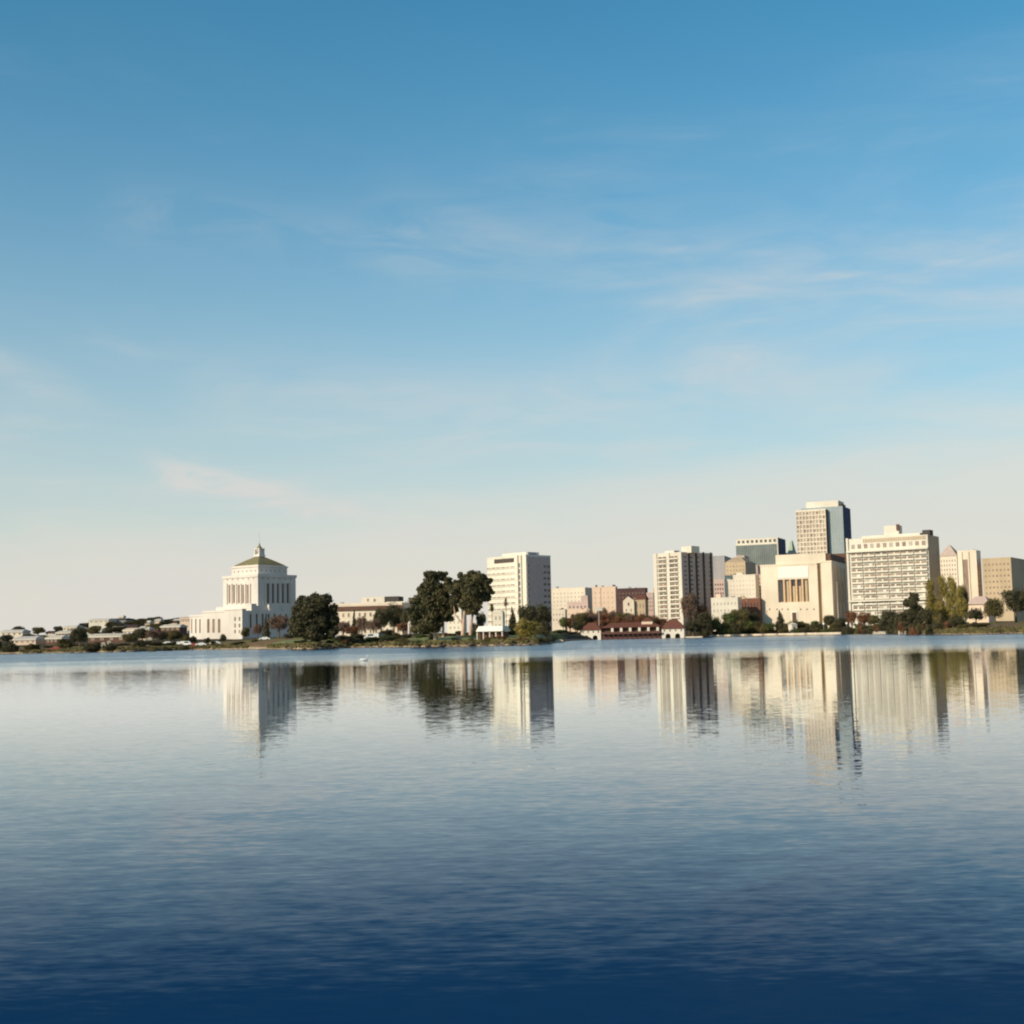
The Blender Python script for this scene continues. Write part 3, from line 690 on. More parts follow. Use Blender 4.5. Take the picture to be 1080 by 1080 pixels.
x0 = b.L(850, 530, 2)[0]; x1 = b.L(884, 530, 2)[0]; b.box("crown_block", x0, x1, 2, b.Lg * .8, z + .01, b.L(868, 528.6, 2)[1], "white")
b.box("crown_fin", x1 + .02, x1 + 3.2, 3, b.Lg * .6, z + .01, z + 2.6, "darkgrey")
# front wing
x0 = b.L(840.4, 560, -6)[0]; x1 = b.L(871.6, 560, -6)[0]; zf = b.L(856, 538.3, -6)[1]
b.box("front_wing_wall", x0, x1, -6, -.35, b.z0, zf, "peach")
b.box("front_wing_roof", x0 - .3, x1 + .3, -6.3, -.36, zf, zf + .8, "white")
nc, nrw = 9, 11; cw = (x1 - x0) / nc; ch = 4.5
m = MB()
for i in range(nc + 1): xx = x0 + cw * i; m.box(max(xx - .35, x0), min(xx + .35, x1), -6.8, -6.001, b.z0, zf, "cream")
for j in range(12): m.box(x0, x1, -6.6, -6.002, zf - ch * j - 1.1, zf - ch * j, "cream")
b.part("facade_grid", m)
for j in range(nrw):
    for i in range(nc): b.win('L', x0 + cw * (i + .5), zf - ch * (j + .5) - .6, cw * .62, ch * .66, "palewin" if (i + j) % 3 else "shade", "cream", off=-6)
b.box("wing_side_wall", x1 + .001, x1 + .3, -5.9, -.36, b.z0, zf - .1, "brown")
b.box("podium_block", x1 - 2, 4, -8, -.7, b.z0, b.L(880, 584, -8)[1], "brown")
b.done()

# ---- buff temple -----------------------------------------------------------------
b = Bld("masonic_temple", "windowless buff stone temple with five tall recessed openings and stepped roof", 876.6, 591.5, 930, 10, 801.6, 892.6)
b.root["label"] = "massive buff stone temple with row of five tall openings and shaded side tinted orange for reflected light"
b.root.name = "stone_temple"
z = b.z1
xL, xR1, xR2, xT = -b.W, b.L(862.6, 620)[0], b.L(866.8, 620)[0], b.L(817.5, 590)[0]
zs_ = b.L(810, 596)[1]
cx0, _ = b.L(820.5, 620); cx1, _ = b.L(853, 620); zc0 = b.L(836, 635)[1]; zc1 = b.L(836, 611)[1]; dp = 2.2
# front wall as solid pieces round the recessed loggia
m = MB(); D2 = b.Lg
m.box(xL, cx0, 0, D2, b.z0, zs_, "temple"); m.box(cx1, xR1, 0, D2, b.z0, zs_, "temple")
m.box(cx0, cx1, 0, D2, b.z0, zc0, "temple"); m.box(cx0, cx1, 0, D2, zc1, zs_, "temple"); m.box(cx0, cx1, dp, D2, zc0, zc1, "ochre")
b.part("front_wall", m)
b.box("recessed_strip", xR1, xR2, 3.0, D2, b.z0, z - 1.2, "tan")  # real recess; the darker tan paints its shade
b.box("end_pavilion", xR2, 0, 0.02, D2 - .02, b.z0, z, "temple")
zat = b.L(845, 584.3, 1.5)[1]
b.box("attic", xT, b.L(870.6, 586, 1.5)[0], 1.5, D2 - 1, zs_ + .001, zat, "temple")
b.box("attic_shade_wall", b.L(870.6, 586, 1.5)[0] + .01, -.8, 2.5, D2 - 1.5, z + .001, zat - .6, "brown")  # brown stands in for shade on the attic's right side
m = MB(); m.box(xL - .3, xR1, -.3, -.001, zs_ - .8, zs_ + .25, "temple"); m.box(xR2, .3, -.3, -.001 + .02, z - .8, z + .25, "temple"); m.box(.001, .3, .02, D2, z - .8, z + .25, "temple"); b.part("cornice", m)
b.box("marble_panel", b.L(820.8, 603)[0], b.L(852.5, 603)[0], -.35, -.002, b.L(836, 609.5)[1], b.L(836, 597.5)[1], "panel")
ncol = 5; cw = (cx1 - cx0) / ncol
for i in range(ncol):
    xa = cx0 + cw * (i + .5)
    o = MB().box(xa - cw * .26, xa + cw * .22, dp - .3, dp - .001, zc0 + .4, zc1 - .2, "glass")
    b.part("tall_window", o)
    if i: b.part("column", MB().cyl(cx0 + cw * i, .75, [(zc0, .95), (zc0 + .5, .8), (zc1 - .6, .72), (zc1, 1.0)], "ochre", 12))
m = MB()
for i in range(5): xa = cx0 + cw * (i + .5) + .1; m.box(xa - cw*.15, xa + cw*.22, dp - 1.5, dp - .31, zc0, zc0 + (zc1 - zc0) * (.94 if i in (1, 4) else .7 if i else .02), "tan")
b.part("window_screens", m)
for px in (811.7, 819.5, 825, 831, 844.5, 851.2, 858.4): a, zz = b.L(px, 642.6); b.win('L', a, zz, 1.0, 1.3, "glass", "temple")
a, zz = b.L(838, 651); o = b.box("entrance_door", a - 1.5, a + 1.5, -.25, -.001, b.z0 + 1, b.L(838, 646)[1], "brown")
fr = MB(); t_ = b.L(838, 646)[1]; fr.box(a - 2.1, a - 1.51, -.5, -.002, b.z0, t_ + .7, "panel"); fr.box(a + 1.51, a + 2.1, -.5, -.002, b.z0, t_ + .7, "panel"); fr.box(a - 1.5, a + 1.5, -.5, -.002, t_ + .01, t_ + .7, "panel"); b.part("door_frame", fr)
b.box("entrance_steps", a - 4, a + 4, -3, -.51, b.z0, b.z0 + 1.5, "panel")
for i in range(4):
    m = MB(); yy = b.Lg * (.15 + .22 * i); m.box(.001, .8, yy - 1.2, yy + 1.2, b.z0, z - 3, "ochre"); b.part("side_pier", m)  # ochre paints the orange reflected light on this shaded side
for i in range(3): yy = b.Lg * (.26 + .22 * i); b.win('R', yy, (b.z0 + z) / 2 + 3, 1.8, 16, "brown", "ochre")
b.done()
# orange block between temple and hotel
b = Bld("orange_block", "narrow orange tan block filling the gap between temple and balcony hotel", 893.5, 592.6, 990, 8, 884, 899)
b.body("ochre"); b.grid('L', 2, 7, .1, .9, b.z0 + 5, b.z1 - 2, .2, .3, "shade", "ochre"); b.done()

# ---- balcony hotel ------------------------------------------------------------------
b = Bld("balcony_hotel", "broad cream hotel slab with six bays of balconies and rooftop terrace", 978.2, 564.2, 880, 15, 892.8, 989.8)
b.body("white", par=.3); z = b.z1
side = MB().box(.001, .12, .4, b.Lg, b.z0, z - .2, "tan"); b.part("shade_tinted_side", side)  # tan skin over the white wall carries this side's shade as colour
xs0 = b.L(897.5, 600)[0]; bwid = (-.6 - xs0) / 6
z_hi = b.L(935, 581.0)[1]; z_lo = b.L(935, 632)[1]
hb = MB(); w2 = bwid * .47
hb.box(-w2, w2, -1.6, -.001, -.22, 0, "white"); hb.box(-w2, w2, -1.6, -1.48, 0, .95, "white")
hb.box(-w2 + .2, w2 - .2, -.10, -.002, .02, 2.35, "shade"); hb.box(-.9, .1, -.16, -.101, .02, 2.3, "white"); hb.box(w2 - .2, w2, -1.47, -.002, .02, 2.4, "white")
hbm = hb.mesh("balcony")
hb2 = MB(); hb2.box(-w2, w2, -1.6, -.001, -.22, 0, "white"); hb2.box(-w2, w2, -1.6, -1.48, 0, .95, "white"); hb2.box(-w2 + .2, w2 - .2, -.10, -.002, .02, 2.35, "palewin"); hb2.box(-.2, 2.2, -.9, -.101, .02, 2.3, "white"); hb2.box(w2 - .2, w2, -1.47, -.002, .02, 2.4, "white")
hbm2 = hb2.mesh("balcony")
nf = 9; fh = (z_hi - z_lo) / nf
for j in range(nf):
    for i in range(6):
        o = link("balcony", hbm if random.random() < .68 else hbm2, b.root); o.location = (xs0 + bwid * (i + .5), 0, z_lo + fh * j + .45 - b.zr)
for j in range(3):
    for i in range(6):
        o = link("balcony", hbm if (i + j) % 3 else hbm2, b.root); o.location = (xs0 + bwid * (i + .5), 0, z_lo - fh * (j + 1) + .3 - b.zr)
m = MB(); m.box(xs0 - 2.2, .2, -2.2, -.002, z_hi - .1, z_hi + 1.0, "white"); b.part("upper_ledge", m)
m = MB(); m.box(xs0 - 2.2, .2, -2.2, -.002, z_lo - 1.2, z_lo - .1, "white"); b.part("lower_ledge", m)
zt0 = z_hi + 1.0
for i in range(12):
    xa = xs0 + bwid * (i + .5) / 2
    if xa > -1: continue
    b.win('L', xa, zt0 + 2.9, bwid * .3, 3.2, "shade" if i % 3 else "palewin", "white")
m = MB(); m.box(b.L(910, 565)[0], -1.5, -.18, -.003, z - 2.6, z - .4, "tan")
for i in range(26): xx = b.L(910, 565)[0] + (-1.5 - b.L(910, 565)[0]) * i / 25; m.box(xx - .12, xx + .12, -.5, -.181, z - 2.6, z - .2, "white")
b.part("terrace_screen", m)
m = MB(); m.box(-b.W - .3, xs0 - .9, -1.2, -.002, b.z0, z + .8, "white"); b.part("end_pier", m)
penthouse(b, "penthouse", 932, 947.5, 553.8, 4, 8, "white"); penthouse(b, "chimney", 945, 948.2, 552.8, 3, 1, "brown", h=4)
penthouse(b, "plant_room", 972.5, 980.5, 558.6, 3, 8, "darkgrey")
b.box("roof_terrace_wall", -b.W * .82, -b.W * .1, 2, 8, z + .2, z + 1.9, "white")
b.grid('R', 1, 9, .5, .95, b.z0 + 10, z - 4, .3, .3, "shade", "tan", off=.12); b.done()

# ---- right edge ---------------------------------------------------------------------
b = Bld("pink_roofed_hotel", "cream building with pinkish pointed roof peeping over the yellow green poplars", 1009, 586.5, 1000, 14, 990.5, 1014)
b.body("cream", par=.3); m = MB(); zq = pz(1002, 575, 1006)
m.frustum(-b.W - .5, .5, -.5, b.Lg + .5, b.z1 + .3, -b.W * .56, -b.W * .46, b.Lg * .4, b.Lg * .6, zq, "spandrel"); b.part("pyramid_roof", m)
b.part("finial", MB().cyl(-b.W * .51, b.Lg * .5, [(zq, .2), (pz(1002, 572.5, 1006), .08)], "metal", 6))
b.grid('L', 6, 7, .04, .96, b.z1 - 25, b.z1 - 1.5, .4, .5, "shade", "cream"); b.done()
b = Bld("striped_tower_block", "cream block with one tall brown window stripe beyond the poplars", 1029.5, 581.5, 880, 12, 1009.5, 1034)
b.body("cream"); xa = b.L(1018.5, 600)[0]; b.box("window_stripe", xa - 1.7, xa + 1.7, -.15, -.001, b.z0 + 14, b.z1 - 5, "shade")
m = MB(); m.box(xa - 2.6, xa - 1.71, -.8, -.002, b.z0, b.z1, "cream"); m.box(xa + 1.71, xa + 2.6, -.8, -.002, b.z0, b.z1, "cream"); b.part("stripe_surround", m)
b.grid('R', 2, 7, .1, .9, b.z1 - 28, b.z1 - 3, .4, .3, "glass", "cream"); b.done()
b = Bld("tan_block", "tan block at the far right end of the skyline with brown window rows", 1066, 589, 860, 12, 1035.5, 1085)
b.body("tan"); b.grid('L', 7, 9, .04, .96, b.z0 + 6, b.z1 - 1.5, .5, .4, "shade", "tan"); b.done()
b = Bld("lakeside_house", "small pink cream house with dark purple hipped roof behind the last poplar", 1042, 637, 560, 14, 1021, 1048)
b.body("peach", par=.01); m = MB(); m.frustum(-b.W - .8, .8, -.8, b.Lg + .8, b.z1 + .02, -b.W * .75, -b.W * .25, b.Lg * .45, b.Lg * .55, b.z1 + 3.4, "mauve"); b.part("roof", m)
b.grid('L', 4, 2, .06, .94, b.z0 + 1.2, b.z1 - .4, .3, .5, "glass", "white"); b.done()

# ---- boathouse -------------------------------------------------------------------------
def arch_wall(mb, x0, x1, z0, z1, y, cents, r, spring, mat, th=.5, n=8):
    xs = sorted(cents); cur = x0
    for c in xs:
        mb.box(cur, c - r, y, y + th, z0, z1, mat)
        for i in range(n):
            a0, a1 = math.pi - math.pi * i / n, math.pi - math.pi * (i + 1) / n
            xa, xb = c + r * math.cos(a0), c + r * math.cos(a1); za, zb = spring + r * math.sin(a0), spring + r * math.sin(a1)
            mb.add([(xa, y, za), (xb, y, zb), (xb, y, z1), (xa, y, z1), (xa, y + th, za), (xb, y + th, zb), (xb, y + th, z1), (xa, y + th, z1)],
                   [(0, 1, 2, 3), (7, 6, 5, 4), (0, 4, 5, 1), (3, 2, 6, 7)], mat)
        cur = c + r
    mb.box(cur, x1, y, y + th, z0, z1, mat)
BD = 850
ox = pX(667, BD)
bh = tag(empty("boathouse", (ox, BD, 0), R(-12)), "white lakeside boathouse with brown tiled roofs, arched end pavilions and open colonnade", "boathouse")
def bx_(px): return pX(px, BD) - ox
def hip(x0, x1, y0, y1, z0, z1, ov, mat):
    m = MB(); d = (y1 - y0) / 2
    m.frustum(x0 - ov, x1 + ov, y0 - ov, y1 + ov, z0, x0 + d * .9, x1 - d * .9, (y0 + y1) / 2 - .1, (y0 + y1) / 2 + .1, z1, mat); return m
for (pa, pb, cs, ywt, yrt) in ((612, 633.6, (617.8, 627.3), 664.5, 656.6), (698, 721.3, (704.5, 714.5), 663, 653.4)):
    x0, x1 = bx_(pa), bx_(pb); zw = pz((pa + pb) / 2, ywt, BD); zr_ = pz((pa + pb) / 2, yrt, BD + 5)
    m = MB(); arch_wall(m, x0, x1, -.4, zw, 0, [bx_(c) for c in cs], 1.55, 1.3, "white"); m.box(x0, x0 + .5, .501, 10, -.4, zw, "white"); m.box(x1 - .5, x1, .501, 10, -.4, zw, "white"); m.box(x0 + .5, x1 - .5, 9.5, 10, -.4, zw, "white")
    m.build("pavilion_wall", bh); MB().box(x0 + .51, x1 - .51, 3.5, 9.4, -.3, zw - .1, "brown").build("interior_shade_box", bh)  # dark box inside stands in for the shade behind the arches
    hip(x0, x1, 0, 10, zw + .01, zr_, .8, "tile").build("pavilion_roof", bh)
    for i in range(4):
        o = MB().box(x0 + (x1 - x0) * (i + .5) / 4 - .45, x0 + (x1 - x0) * (i + .5) / 4 + .45, -.06, -.001, zw - 1.8, zw - .5, "shade").build("window", bh)
x0, x1 = bx_(634), bx_(697.5); zc = pz(665, 661.8, BD); zd = pz(665, 668, BD)
MB().box(x0, x1, 2.0, 12, zd + .3, zc, "brown").build("rear_wall", bh)
hip(x0, x1, -.6, 13, zc + .01, pz(665, 656.5, BD + 6), .7, "tile").build("colonnade_roof", bh)
MB().box(x0, x1, -2.2, 12.5, zd - .3, zd + .29, "deck").build("deck", bh)
m = MB(); m.box(x0, x1, 1, 12, -.6, zd - .31, "deck"); m.build("deck_base", bh)
for px in np.arange(637, 697, 5.2): MB().cyl(bx_(px), -1.8, [(-1.5, .22), (zd - .31, .22)], "deck", 8).build("pile", bh)
for px in (646, 655.5, 665, 674.7, 684.2, 694): MB().box(bx_(px) - .75, bx_(px) + .75, -1.0, .3, zd + .3, zc, "white").build("pillar", bh)
MB().box(x0, x1, -2.15, -2.05, zd + .3, zd + 1.2, "deck").build("railing", bh)
xa, xb = bx_(676.5), bx_(688); zq = pz(682, 656.6, BD); m = MB().box(xa, xb, 3, 9, zc + 1.5, zq + .9, "peach"); m.build("upper_storey", bh); hip(xa, xb, 3, 9, zq + .91, zq + 3.0, .6, "tile").build("upper_roof", bh)
MB().box(bx_(721.5), bx_(740), 1, 9, -.6, .75, "seawall").build("landing_stage", bh)
MB().box(bx_(598), bx_(611.8), 1, 7, -.6, .75, "seawall").build("landing_stage", bh)

# sign on tall pole behind boathouse
sx = pX(632.2, 872)
sg = tag(empty("pole_sign", (sx, 872, zg(sx, 872))), "blank white board on a tall pole above the left end of the boathouse", "sign")
h = pz(632.5, 640.3, 872) - sg.location.z
MB().cyl(0, 0, [(-.5, .25), (h - 2.3, .2)], "metal", 8).build("pole", sg); MB().box(-2.3, 2.3, -.2, .2, h - 2.4, h, "white").build("board", sg)

# ---- sea wall around the bay ---------------------------------------------------------------
m = MB(); prev = None
for px in np.arange(742, 962, 3.0):
    t = (px - 540) / F; y = shore(t) - .8; p = (t * y, y)
    if prev:
        (x0, y0), (x1, y1) = prev, p
        m.add([(x0, y0, -.8), (x1, y1, -.8), (x1, y1, 1.45), (x0, y0, 1.45), (x0, y0 + 2.8, 1.45), (x1, y1 + 2.8, 1.45), (x0, y0 + 2.8, -.8), (x1, y1 + 2.8, -.8)], [(0, 1, 2, 3), (3, 2, 5, 4), (4, 5, 7, 6)], "seawall")
    prev = p
tag(m.build("sea_wall"), "long pale concrete sea wall along the water below the temple and hotel", "wall")
# boat landing left of the boathouse
lx0 = pX(586, 440)
m = MB(); m.frustum(-3.6, 3.2, -3, 3, -.5, -2.2, 2.6, -2, 3, .95, "seawall"); m.box(-2.0, 2.4, -1.8, 2.8, .951, 1.1, "seawall")
o = m.build("landing_ramp"); o.location = (lx0, 452, 0); tag(o, "low cream concrete ramp at the water on the tip of the park", "ramp")

# ------------------------------------------------------------------ foliage
def crown_arrays(blobs, n, leaf, seed, core=0.7, lean=(0, 0), aspect=1.0, jitter=.9, shell=(.72, 1.06)):
    rng = np.random.default_rng(seed)
    B = np.array(blobs, float); area = (B[:, 3] * B[:, 4] + B[:, 3] * B[:, 5] + B[:, 4] * B[:, 5]); pr = area / area.sum()
    idx = rng.choice(len(B), n, p=pr)
    d = rng.normal(size=(n, 3)); d /= np.linalg.norm(d, axis=1)[:, None]
    lump = 1 + .13 * np.sin(d[:, 0] * 5 + idx * 1.7) * np.cos(d[:, 2] * 6 + idx) + .08 * np.sin(d[:, 1] * 11 + idx * 2.2)
    r = rng.uniform(shell[0], shell[1], n) ** .7 * lump
    far = rng.random(n) < .05; r[far] *= 1.1
    c = B[idx, :3] + d * B[idx, 3:6] * r[:, None]
    nrm = d + rng.normal(size=(n, 3)) * jitter; nrm /= np.linalg.norm(nrm, axis=1)[:, None]
    u = np.cross(nrm, rng.normal(size=(n, 3))); u /= np.linalg.norm(u, axis=1)[:, None] + 1e-9; v = np.cross(nrm, u)
    s = leaf * rng.uniform(.5, 1.3, n)[:, None]
    su, sv = u * s * aspect, v * s
    q = np.stack([c - su - sv * .6, c + su * .7 - sv, c + su + sv * .5, c - su * .4 + sv], 1).reshape(-1, 3)
    f = np.arange(n * 4).reshape(n, 4)
    V = [tuple(x) for x in q]; Fc = [tuple(x) for x in f]
    if core:
        for k, bb in enumerate(B):
            base = len(V); nu, nv = 10, 7
            for j in range(nv + 1):
                th = math.pi * j / nv
                for i in range(nu):
                    ph = 2 * math.pi * i / nu; dd = np.array([math.sin(th) * math.cos(ph), math.sin(th) * math.sin(ph), math.cos(th)])
                    rr = core * (1 + .22 * rng.normal() * (.0 if j in (0, nv) else 1))
                    V.append(tuple(bb[:3] + dd * bb[3:6] * rr))
            for j in range(nv):
                for i in range(nu):
                    a = base + j * nu + i; b2 = base + j * nu + (i + 1) % nu; Fc.append((a, b2, b2 + nu, a + nu))
    return V, Fc
def crown_mesh(name, mat, *a, **k):
    V, Fc = crown_arrays(*a, **k); me = bpy.data.meshes.new(name); me.from_pydata(V, [], Fc); me.materials.append(MAT[mat]); me.update(); return me

_tc = {}
def archetype(kind, var, mat):
    """meshes for a tree 10 m high and 10 m wide"""
    key = (kind, var, mat)
    if key in _tc: return _tc[key]
    rg = random.Random(hash(kind) % 1000 if False else sum(map(ord, kind)) * 7 + var); tr = MB(); sd = sum(map(ord, kind)) + var * 31
    if kind == 'round':
        bl = [(0, 0, 6.0, 3.6, 3.6, 3.0)]
        for i in range(11):
            a = rg.uniform(0, 6.28); q = rg.uniform(1.6, 3.4); bl.append((q * math.cos(a), q * math.sin(a), rg.uniform(3.6, 7.8), rg.uniform(1.2, 2.1), rg.uniform(1.2, 2.1), rg.uniform(1.0, 1.8)))
        cm = crown_mesh("crown", mat, bl, 6500, .17, sd, core=.58, shell=(.5, 1.16))
        tr.tube([(0, 0, -.8), (.1, 0, 1.5), (0, .1, 5)], [.5, .36, .2], "bark")
        for i in range(5):
            a = rg.uniform(0, 6.28); tr.tube([(0, 0, 2 + .3 * i), (1.2 * math.cos(a), 1.2 * math.sin(a), 4), (2.6 * math.cos(a), 2.6 * math.sin(a), 6)], [.2, .13, .05], "bark", 5)
    elif kind == 'bush':
        bl = [(0, 0, 3.5, 3.4, 3.2, 4.2)]
        for i in range(10):
            a = rg.uniform(0, 6.28); q = rg.uniform(1.6, 3.4); bl.append((q * math.cos(a), q * math.sin(a), rg.uniform(1.6, 6.5), rg.uniform(1.2, 2.0), rg.uniform(1.2, 2.0), rg.uniform(1.4, 2.6)))
        cm = crown_mesh("crown", mat, bl, 5000, .2, sd, core=.6, shell=(.5, 1.18))
        for i in range(3): a = i * 2.1; tr.tube([(.3 * math.cos(a), .3 * math.sin(a), -.8), (1.0 * math.cos(a), 1.0 * math.sin(a), 4)], [.25, .1], "bark", 5)
    elif kind == 'conifer':
        bl = []
        for i in range(9):
            zz = 1.4 + i * .95; rr = (1 - i / 9.8) * 4.6
            for k in range(max(2, int(5 - i * .4))):
                a = rg.uniform(0, 6.28); bl.append((rr * .42 * math.cos(a), rr * .42 * math.sin(a), zz + rg.uniform(-.3, .3), rr * .55, rr * .55, .85))
        cm = crown_mesh("crown", mat, bl, 6000, .16, sd, core=.5, shell=(.5, 1.18)); tr.tube([(0, 0, -.8), (0, 0, 9)], [.35, .05], "bark")
    elif kind == 'poplar':
        bl = []
        for i in range(16):
            zz = rg.uniform(1.2, 9); rr = 2.7 * math.sin(math.pi * min(.93, .18 + zz / 11)) ; a = rg.uniform(0, 6.28)
            bl.append((rr * .6 * math.cos(a), rr * .6 * math.sin(a), zz, rg.uniform(.9, 1.7), rg.uniform(.9, 1.7), rg.uniform(.9, 1.7)))
        cm = crown_mesh("crown", mat, bl, 6500, .13, sd, core=.4, shell=(.4, 1.25))
        tr.tube([(0, 0, -.8), (.05, 0, 5), (0, 0, 9)], [.32, .2, .05], "bark")
        for i in range(5): a = rg.uniform(0, 6.28); tr.tube([(0, 0, 1.5 + i), (1.3 * math.cos(a), 1.3 * math.sin(a), 4.5 + i)], [.12, .04], "bark", 5)
    elif kind == 'bare':
        bl = [(0, 0, 6.2, 3.4, 3.4, 2.8)]
        for i in range(9):
            a = rg.uniform(0, 6.28); q = rg.uniform(1.6, 3.4); bl.append((q * math.cos(a), q * math.sin(a), rg.uniform(4, 8), 1.5, 1.5, 1.4))
        cm = crown_mesh("crown", mat, bl, 3000, .075, sd, core=0, aspect=6.5, shell=(.25, 1.1))
        tr.tube([(0, 0, -.8), (.1, 0, 2), (0, .1, 6)], [.4, .3, .12], "bark")
        for i in range(9):
            a = rg.uniform(0, 6.28); tr.tube([(0, 0, 1.8 + .3 * i), (1.4 * math.cos(a), 1.4 * math.sin(a), 4.2 + .2 * i), (3.0 * math.cos(a + .3), 3.0 * math.sin(a + .3), 6.6 + .2 * i)], [.16, .1, .03], "bark", 5)
    elif kind == 'palm':
        fr = MB()
        for i in range(44):
            a = rg.uniform(0, 6.28); el = rg.uniform(-.9, 1.35); ln = rg.uniform(3.0, 4.4); px_, pz_ = 0, 0; pts = []
            for k in range(6):
                s_ = k / 5; e = el - 1.1 * s_; pts.append((px_, pz_)); px_ += ln / 5 * math.cos(e); pz_ += ln / 5 * math.sin(e) * .45
            vs = []
            for k, (q, zz) in enumerate(pts):
                w = .75 * math.sin(math.pi * min(.97, .1 + k / 5 * .9)) + .05
                for sgn in (-1, 1): vs.append((q * math.cos(a) - sgn * w * math.sin(a), q * math.sin(a) + sgn * w * math.cos(a), 8.6 + zz - .15 * abs(sgn)))
            fr.add(vs, [(2*k, 2*k+1, 2*k+3, 2*k+2) for k in range(5)], mat)
        cm = fr.mesh("crown"); tr.tube([(0, 0, -.8), (.15, 0, 3), (.05, 0, 6), (0, 0, 8.6)], [.5, .38, .33, .42], "bark")
    _tc[key] = (tr.mesh("trunk"), cm)
    return _tc[key]

CAT = dict(round="tree", bush="bush", conifer="tree", poplar="tree", bare="tree", palm="palm tree")
NM = dict(round="broadleaf_tree", bush="bush", conifer="conifer_tree", poplar="poplar_tree", bare="bare_tree", palm="palm_tree")
cnt = [0]
def tree(kind, mat, px, ytop, wpx, D, label, group=None, var=None):
    x = pX(px, D); g0 = zg(x, D); top = pz(px, ytop, D); hgt = max(top - g0, 1.0); wid = wpx * D / F
    cnt[0] += 1; v = cnt[0] % 3 if var is None else var
    tm, cm = archetype(kind, v, mat)
    rr = tag(empty(NM[kind], (x, D, g0), rz=(cnt[0] * 1.9) % 6.28), label, CAT[kind], group)
    rr.scale = (wid / 9.2, wid / 9.2, hgt / 9.4)
    link("trunk", tm, rr); link("crown", cm, rr)
    return rr

def hero(name, label, D, px_blobs, nleaf, leaf, mat, trunks, seed, depth=.85, barkmat="bark"):
    cxp = sum(q[0] for q in px_blobs) / len(px_blobs); x0 = pX(cxp, D); g0 = zg(x0, D)
    rr = tag(empty(name, (x0, D, g0)), label, "tree")
    rg = random.Random(seed); bl = []
    for (px, py, rx, rz) in px_blobs:
        p = at(px, py, D); k = D / F; rad = rx * k
        bl.append((p.x - x0, rg.uniform(-1, 1) * rad * .55, p.z - g0, rad * .76, rad * depth, rz * k * .76))
        for i in range(9):
            a = rg.uniform(0, 6.28); e = rg.uniform(-.9, 1.3)
            bl.append((p.x - x0 + rad * .84 * math.cos(a), rad * .7 * math.sin(a), p.z - g0 + rz * k * .82 * math.sin(e), rad * rg.uniform(.28, .5), rad * .42, rz * k * rg.uniform(.24, .42)))
    link("crown", crown_mesh("crown", mat, bl, int(nleaf * 2.0), leaf * .56, seed, core=.42, shell=(.4, 1.28)), rr)
    for t in trunks:
        pts = []; 
        for q in t[0]:
            p = at(q[0], q[1], D); pts.append((p.x - x0, q[2] if len(q) > 2 else 0, max(p.z - g0, -.8)))
        MB().tube(pts, t[1], barkmat, 9).build("trunk", rr)
    return rr
hero("oak_tree", "large dense dark rounded tree standing right of the courthouse on the shore", 400,
     [(330, 641, 16, 13), (318, 652, 11, 11), (342, 650, 12, 12), (330, 656, 17, 12), (313, 662, 8.5, 10), (347, 662, 9, 11), (328, 667, 17, 9), (324, 636, 8, 8), (337, 637, 8, 7)],
     26000, .42, "l_dark", [([(330, 682), (330, 672), (328, 655)], [.7, .55, .3]), ([(323, 681), (321, 670), (318, 655)], [.35, .28, .15])], 3)
hero("eucalyptus_tree", "taller left eucalyptus with broad ragged crown at the lake edge", 372,
     [(455, 612, 9.5, 9), (466, 608, 5.5, 5), (449, 624, 10, 10), (461, 628, 11, 12), (445, 640, 11, 11), (459, 644, 13, 11), (438, 650, 8, 8), (471, 634, 7, 10), (452, 656, 11, 8), (474, 620, 6, 6), (473, 612, 4, 4), (476, 640, 6, 7), (469, 650, 8, 7), (440, 644, 8, 6), (446, 662, 10, 7), (459, 661, 8, 8)],
     30000, .36, "l_euc", [([(467, 672), (467.5, 662), (466, 640)], [.42, .36, .2]), ([(459, 676), (458, 662), (456, 635), (455, 615)], [.5, .42, .3, .15]), ([(458, 664), (448, 650), (444, 640)], [.3, .22, .1])], 5, barkmat="palebark")
hero("eucalyptus_tree", "right eucalyptus with flatter crown and two bare trunks beside the white office block", 366,
     [(493, 612, 9, 8), (504, 610, 9, 7.5), (512, 614, 6.5, 6), (484, 618, 6, 6), (498, 624, 12, 10), (508, 628, 8, 9), (492, 636, 9, 9), (502, 638, 8, 7), (482, 628, 6, 7), (497, 644, 7, 5), (478, 623, 6, 5), (478, 634, 5, 5), (515, 622, 5, 5)],
     26000, .36, "l_euc", [([(496, 670), (497, 656), (500, 640), (504, 618)], [.5, .4, .3, .12]), ([(488, 670), (489, 655), (491, 636), (492, 618)], [.55, .42, .3, .12]), ([(489, 660), (480, 648), (477, 628)], [.25, .18, .08])], 9, barkmat="palebark")

hero("pine_tree", "tall dark irregular pine in front of the hotel corner", 500,
     [(964, 629, 4.5, 5), (961, 637, 7, 6), (966, 644, 7, 6), (959, 650, 8, 6), (968, 655, 8, 7), (962, 661, 9, 6)],
     9000, .36, "l_dark", [([(963, 670), (963.5, 655), (964, 630)], [.4, .3, .1])], 12)
T = tree
